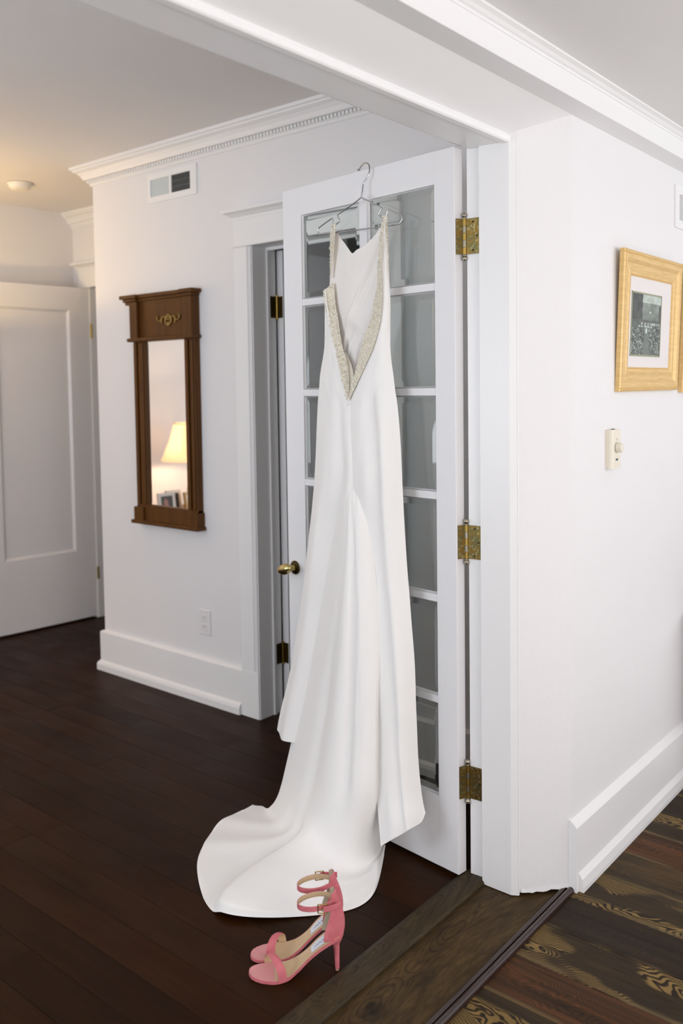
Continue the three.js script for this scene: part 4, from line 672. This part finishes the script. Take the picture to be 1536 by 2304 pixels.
// ---------------------------------------------------------------- lamp table seen in the mirror
{
  const t = thing('console_table', 'wooden console table against the hall wall, seen in the mirror', 'table', [-0.86, 0, -3.33]);
  mesh('table_top', bx(-0.6, 0.6, 0.575, 0.6, -0.25, 0.25, 0.004), M.walnut, t); mesh('apron', bx(-0.55, 0.55, 0.49, 0.576, -0.22, 0.22, 0.003), M.walnut, t);
  for (const [x, z] of [[-0.55, -0.2], [0.55, -0.2], [-0.55, 0.2], [0.55, 0.2]]) mesh('leg', prism([[-0.02, 0.5], [-0.012, 0], [0.012, 0], [0.02, 0.5]], 'z', z - 0.018, z + 0.018).translate(x, 0, 0), M.walnut, t);
  const l = thing('table_lamp', 'table lamp with a glowing fabric shade, seen in the mirror', 'lamp', [-0.737, 0.6, -3.24]);
  mesh('lamp_base', lathe([[0, 0], [0.07, 0], [0.07, 0.012], [0.03, 0.03], [0.045, 0.09], [0.055, 0.15], [0.035, 0.22], [0.014, 0.26], [0.012, 0.3], [0, 0.3]], 32), std({ color: 0xd8d2c4, roughness: 0.3 }), l);
  mesh('lamp_shade', lathe([[0.215, 0.335], [0.165, 0.45], [0.128, 0.575], [0.1265, 0.575], [0.1635, 0.45], [0.2135, 0.335], [0.215, 0.335]], 48), phys({ color: 0xfbf1e2, transmission: 0.55, thickness: 0, roughness: 1 }), l);
  mesh('shade_rim', new THREE.TorusGeometry(0.1275, 0.003, 6, 40).rotateX(Math.PI / 2).translate(0, 0.575, 0), M.footbed, l);
  mesh('bulb', new THREE.SphereGeometry(0.03, 16, 12).translate(0, 0.42, 0), std({ color: 0xffffff, emissive: new THREE.Color(1, 0.72, 0.42), emissiveIntensity: 3 }), l);
  const p = new THREE.PointLight(new THREE.Color(1, 0.68, 0.44), 1.3, 0, 2); p.name = 'bulb_light'; p.position.set(-0.737, 1.02, -3.24); p.castShadow = true; p.shadow.radius = 1.5; scene.add(p);
  const frames = [['white photo frame with a dark portrait, first on the lamp table', -0.415, 0xeae6e0, 0.115, 0.16, 0.2], ['white photo frame leaning behind the dark portrait', -0.515, 0xe2dfd8, 0.11, 0.165, 0.05], ['gold photo frame beside the lamp base', -0.605, 0xb98a34, 0.1, 0.15, -0.2]];
  frames.forEach(([label, x, c, w, h, a], i) => {
    const f = thing('photo_frame', label, 'photo frame', [x, 0.6, -3.125 + (i === 1 ? -0.05 : 0)], a, 'photo frames on the lamp table');
    const lean = (q) => q.rotateX(-0.15), m = std({ color: c, roughness: 0.4 });
    mesh('frame', lean(merge([bx(-w / 2, w / 2, 0.002, 0.022, -0.008, 0.008), bx(-w / 2, w / 2, h - 0.02, h, -0.008, 0.008), bx(-w / 2, -w / 2 + 0.018, 0.02, h - 0.02, -0.008, 0.008), bx(w / 2 - 0.018, w / 2, 0.02, h - 0.02, -0.008, 0.008)])), m, f);
    const t2 = tex(48, 64, (u, v) => { const d = Math.hypot((u - 0.52) * 1.5, v - 0.55), n = fbm(u * 5 + i * 7, v * 5, 3), k = d < 0.22 ? 1 : v < 0.4 && Math.abs(u - 0.5) < 0.3 ? 0.45 : 0; return i === 2 ? [200 + 30 * n, 200 + 30 * n, 196 + 30 * n] : [mix(22 + 30 * n, 168, k), mix(20 + 26 * n, 112, k), mix(18 + 24 * n, 96, k)]; }, true, false);
    const pic = lean(bx(-w / 2 + 0.017, w / 2 - 0.017, 0.02, h - 0.02, -0.004, 0.003)); const q = pic.attributes.position, uv = pic.attributes.uv; for (let k = 0; k < q.count; k++) uv.setXY(k, q.getX(k) / w + 0.5, q.getY(k) / h);
    mesh('picture', pic, std({ map: t2, roughness: 0.35 }), f);
    mesh('strut', lean(bx(-0.01, 0.01, 0.004, h * 0.6, -0.012, -0.008)).translate(0, 0, 0), m, f);
  });
}
{ // upward lamp beyond the left of the frame, which warms the hall ceiling
  const l = thing('floor_lamp', 'brass uplight floor lamp standing in the hall', 'lamp', [-0.12, 0, -3.2]);
  mesh('base', lathe([[0, 0], [0.14, 0], [0.14, 0.01], [0.05, 0.025], [0.012, 0.04], [0, 0.04]], 32), M.brass, l);
  mesh('pole', new THREE.CylinderGeometry(0.011, 0.011, 1.66, 16).translate(0, 0.86, 0), M.brass, l);
  mesh('bowl', lathe([[0.011, 1.68], [0.06, 1.685], [0.13, 1.71], [0.18, 1.75], [0.183, 1.75], [0.132, 1.705], [0.06, 1.679], [0.011, 1.675]], 40), phys({ color: 0xf3ead8, transmission: 0.5, thickness: 0, roughness: 1 }), l);
  mesh('bulb', new THREE.SphereGeometry(0.025, 16, 12).translate(0, 1.735, 0), std({ color: 0xffffff, emissive: new THREE.Color(1, 0.72, 0.42), emissiveIntensity: 3 }), l);
  const p = new THREE.PointLight(new THREE.Color(1, 0.66, 0.26), 2.1, 0, 2); p.name = 'uplight'; p.position.set(-0.12, 1.735, -3.2); p.castShadow = true; scene.add(p);
}
{ // low cabinet just past the right edge of the frame; it shades the foot of the wall
  const g = thing('low_cabinet', 'low painted cabinet against the white wall under the second picture', 'cabinet', [1.02, 0, 0.162]);
  mesh('body', bx(0, 0.8, 0.07, 0.57, 0, 0.34, 0.004), M.trim, g); mesh('top', bx(-0.015, 0.815, 0.57, 0.594, -0.004, 0.36, 0.004), M.walnut, g); mesh('plinth', bx(0.02, 0.78, 0, 0.07, 0.004, 0.31), M.trim, g);
  for (const x of [0.012, 0.406]) { const d = new THREE.Group(); d.name = 'door'; g.add(d); mesh('door_panel', bx(x, x + 0.382, 0.082, 0.558, 0.34, 0.356, 0.003), M.trim, d); mesh('knob', new THREE.SphereGeometry(0.012, 14, 10).translate(x < 0.1 ? x + 0.35 : x + 0.032, 0.36, 0.368), M.brass, d); }
}
{ // pale rug on the floor behind the camera, whose light comes back from the ceiling
  const g = thing('area_rug', 'large cream woven rug on the dark boards by the windows', 'rug', [-0.3, 0, 2.15]);
  const t = tex(128, 128, (u, v, i, j) => { const k = 0.5 + 0.5 * Math.sin(i * 1.57) * Math.sin(j * 1.57) + 0.5 * (noise(i * 0.4, j * 0.4) - 0.5); return [mix(214, 238, k), mix(208, 232, k), mix(200, 224, k)]; }); t.repeat.set(8, 8);
  mesh('pile', bx(-2.7, 2.7, 0, 0.012, -1.15, 1.15, 0.004), std({ map: t, roughness: 0.95 }), g);
  mesh('binding', [bx(-2.72, -2.7, 0, 0.009, -1.17, 1.17, 0.003), bx(2.7, 2.72, 0, 0.009, -1.17, 1.17, 0.003), bx(-2.7, 2.7, 0, 0.009, -1.17, -1.15, 0.003), bx(-2.7, 2.7, 0, 0.009, 1.15, 1.17, 0.003)], M.footbed, g);
}
renderer.render(scene, camera);
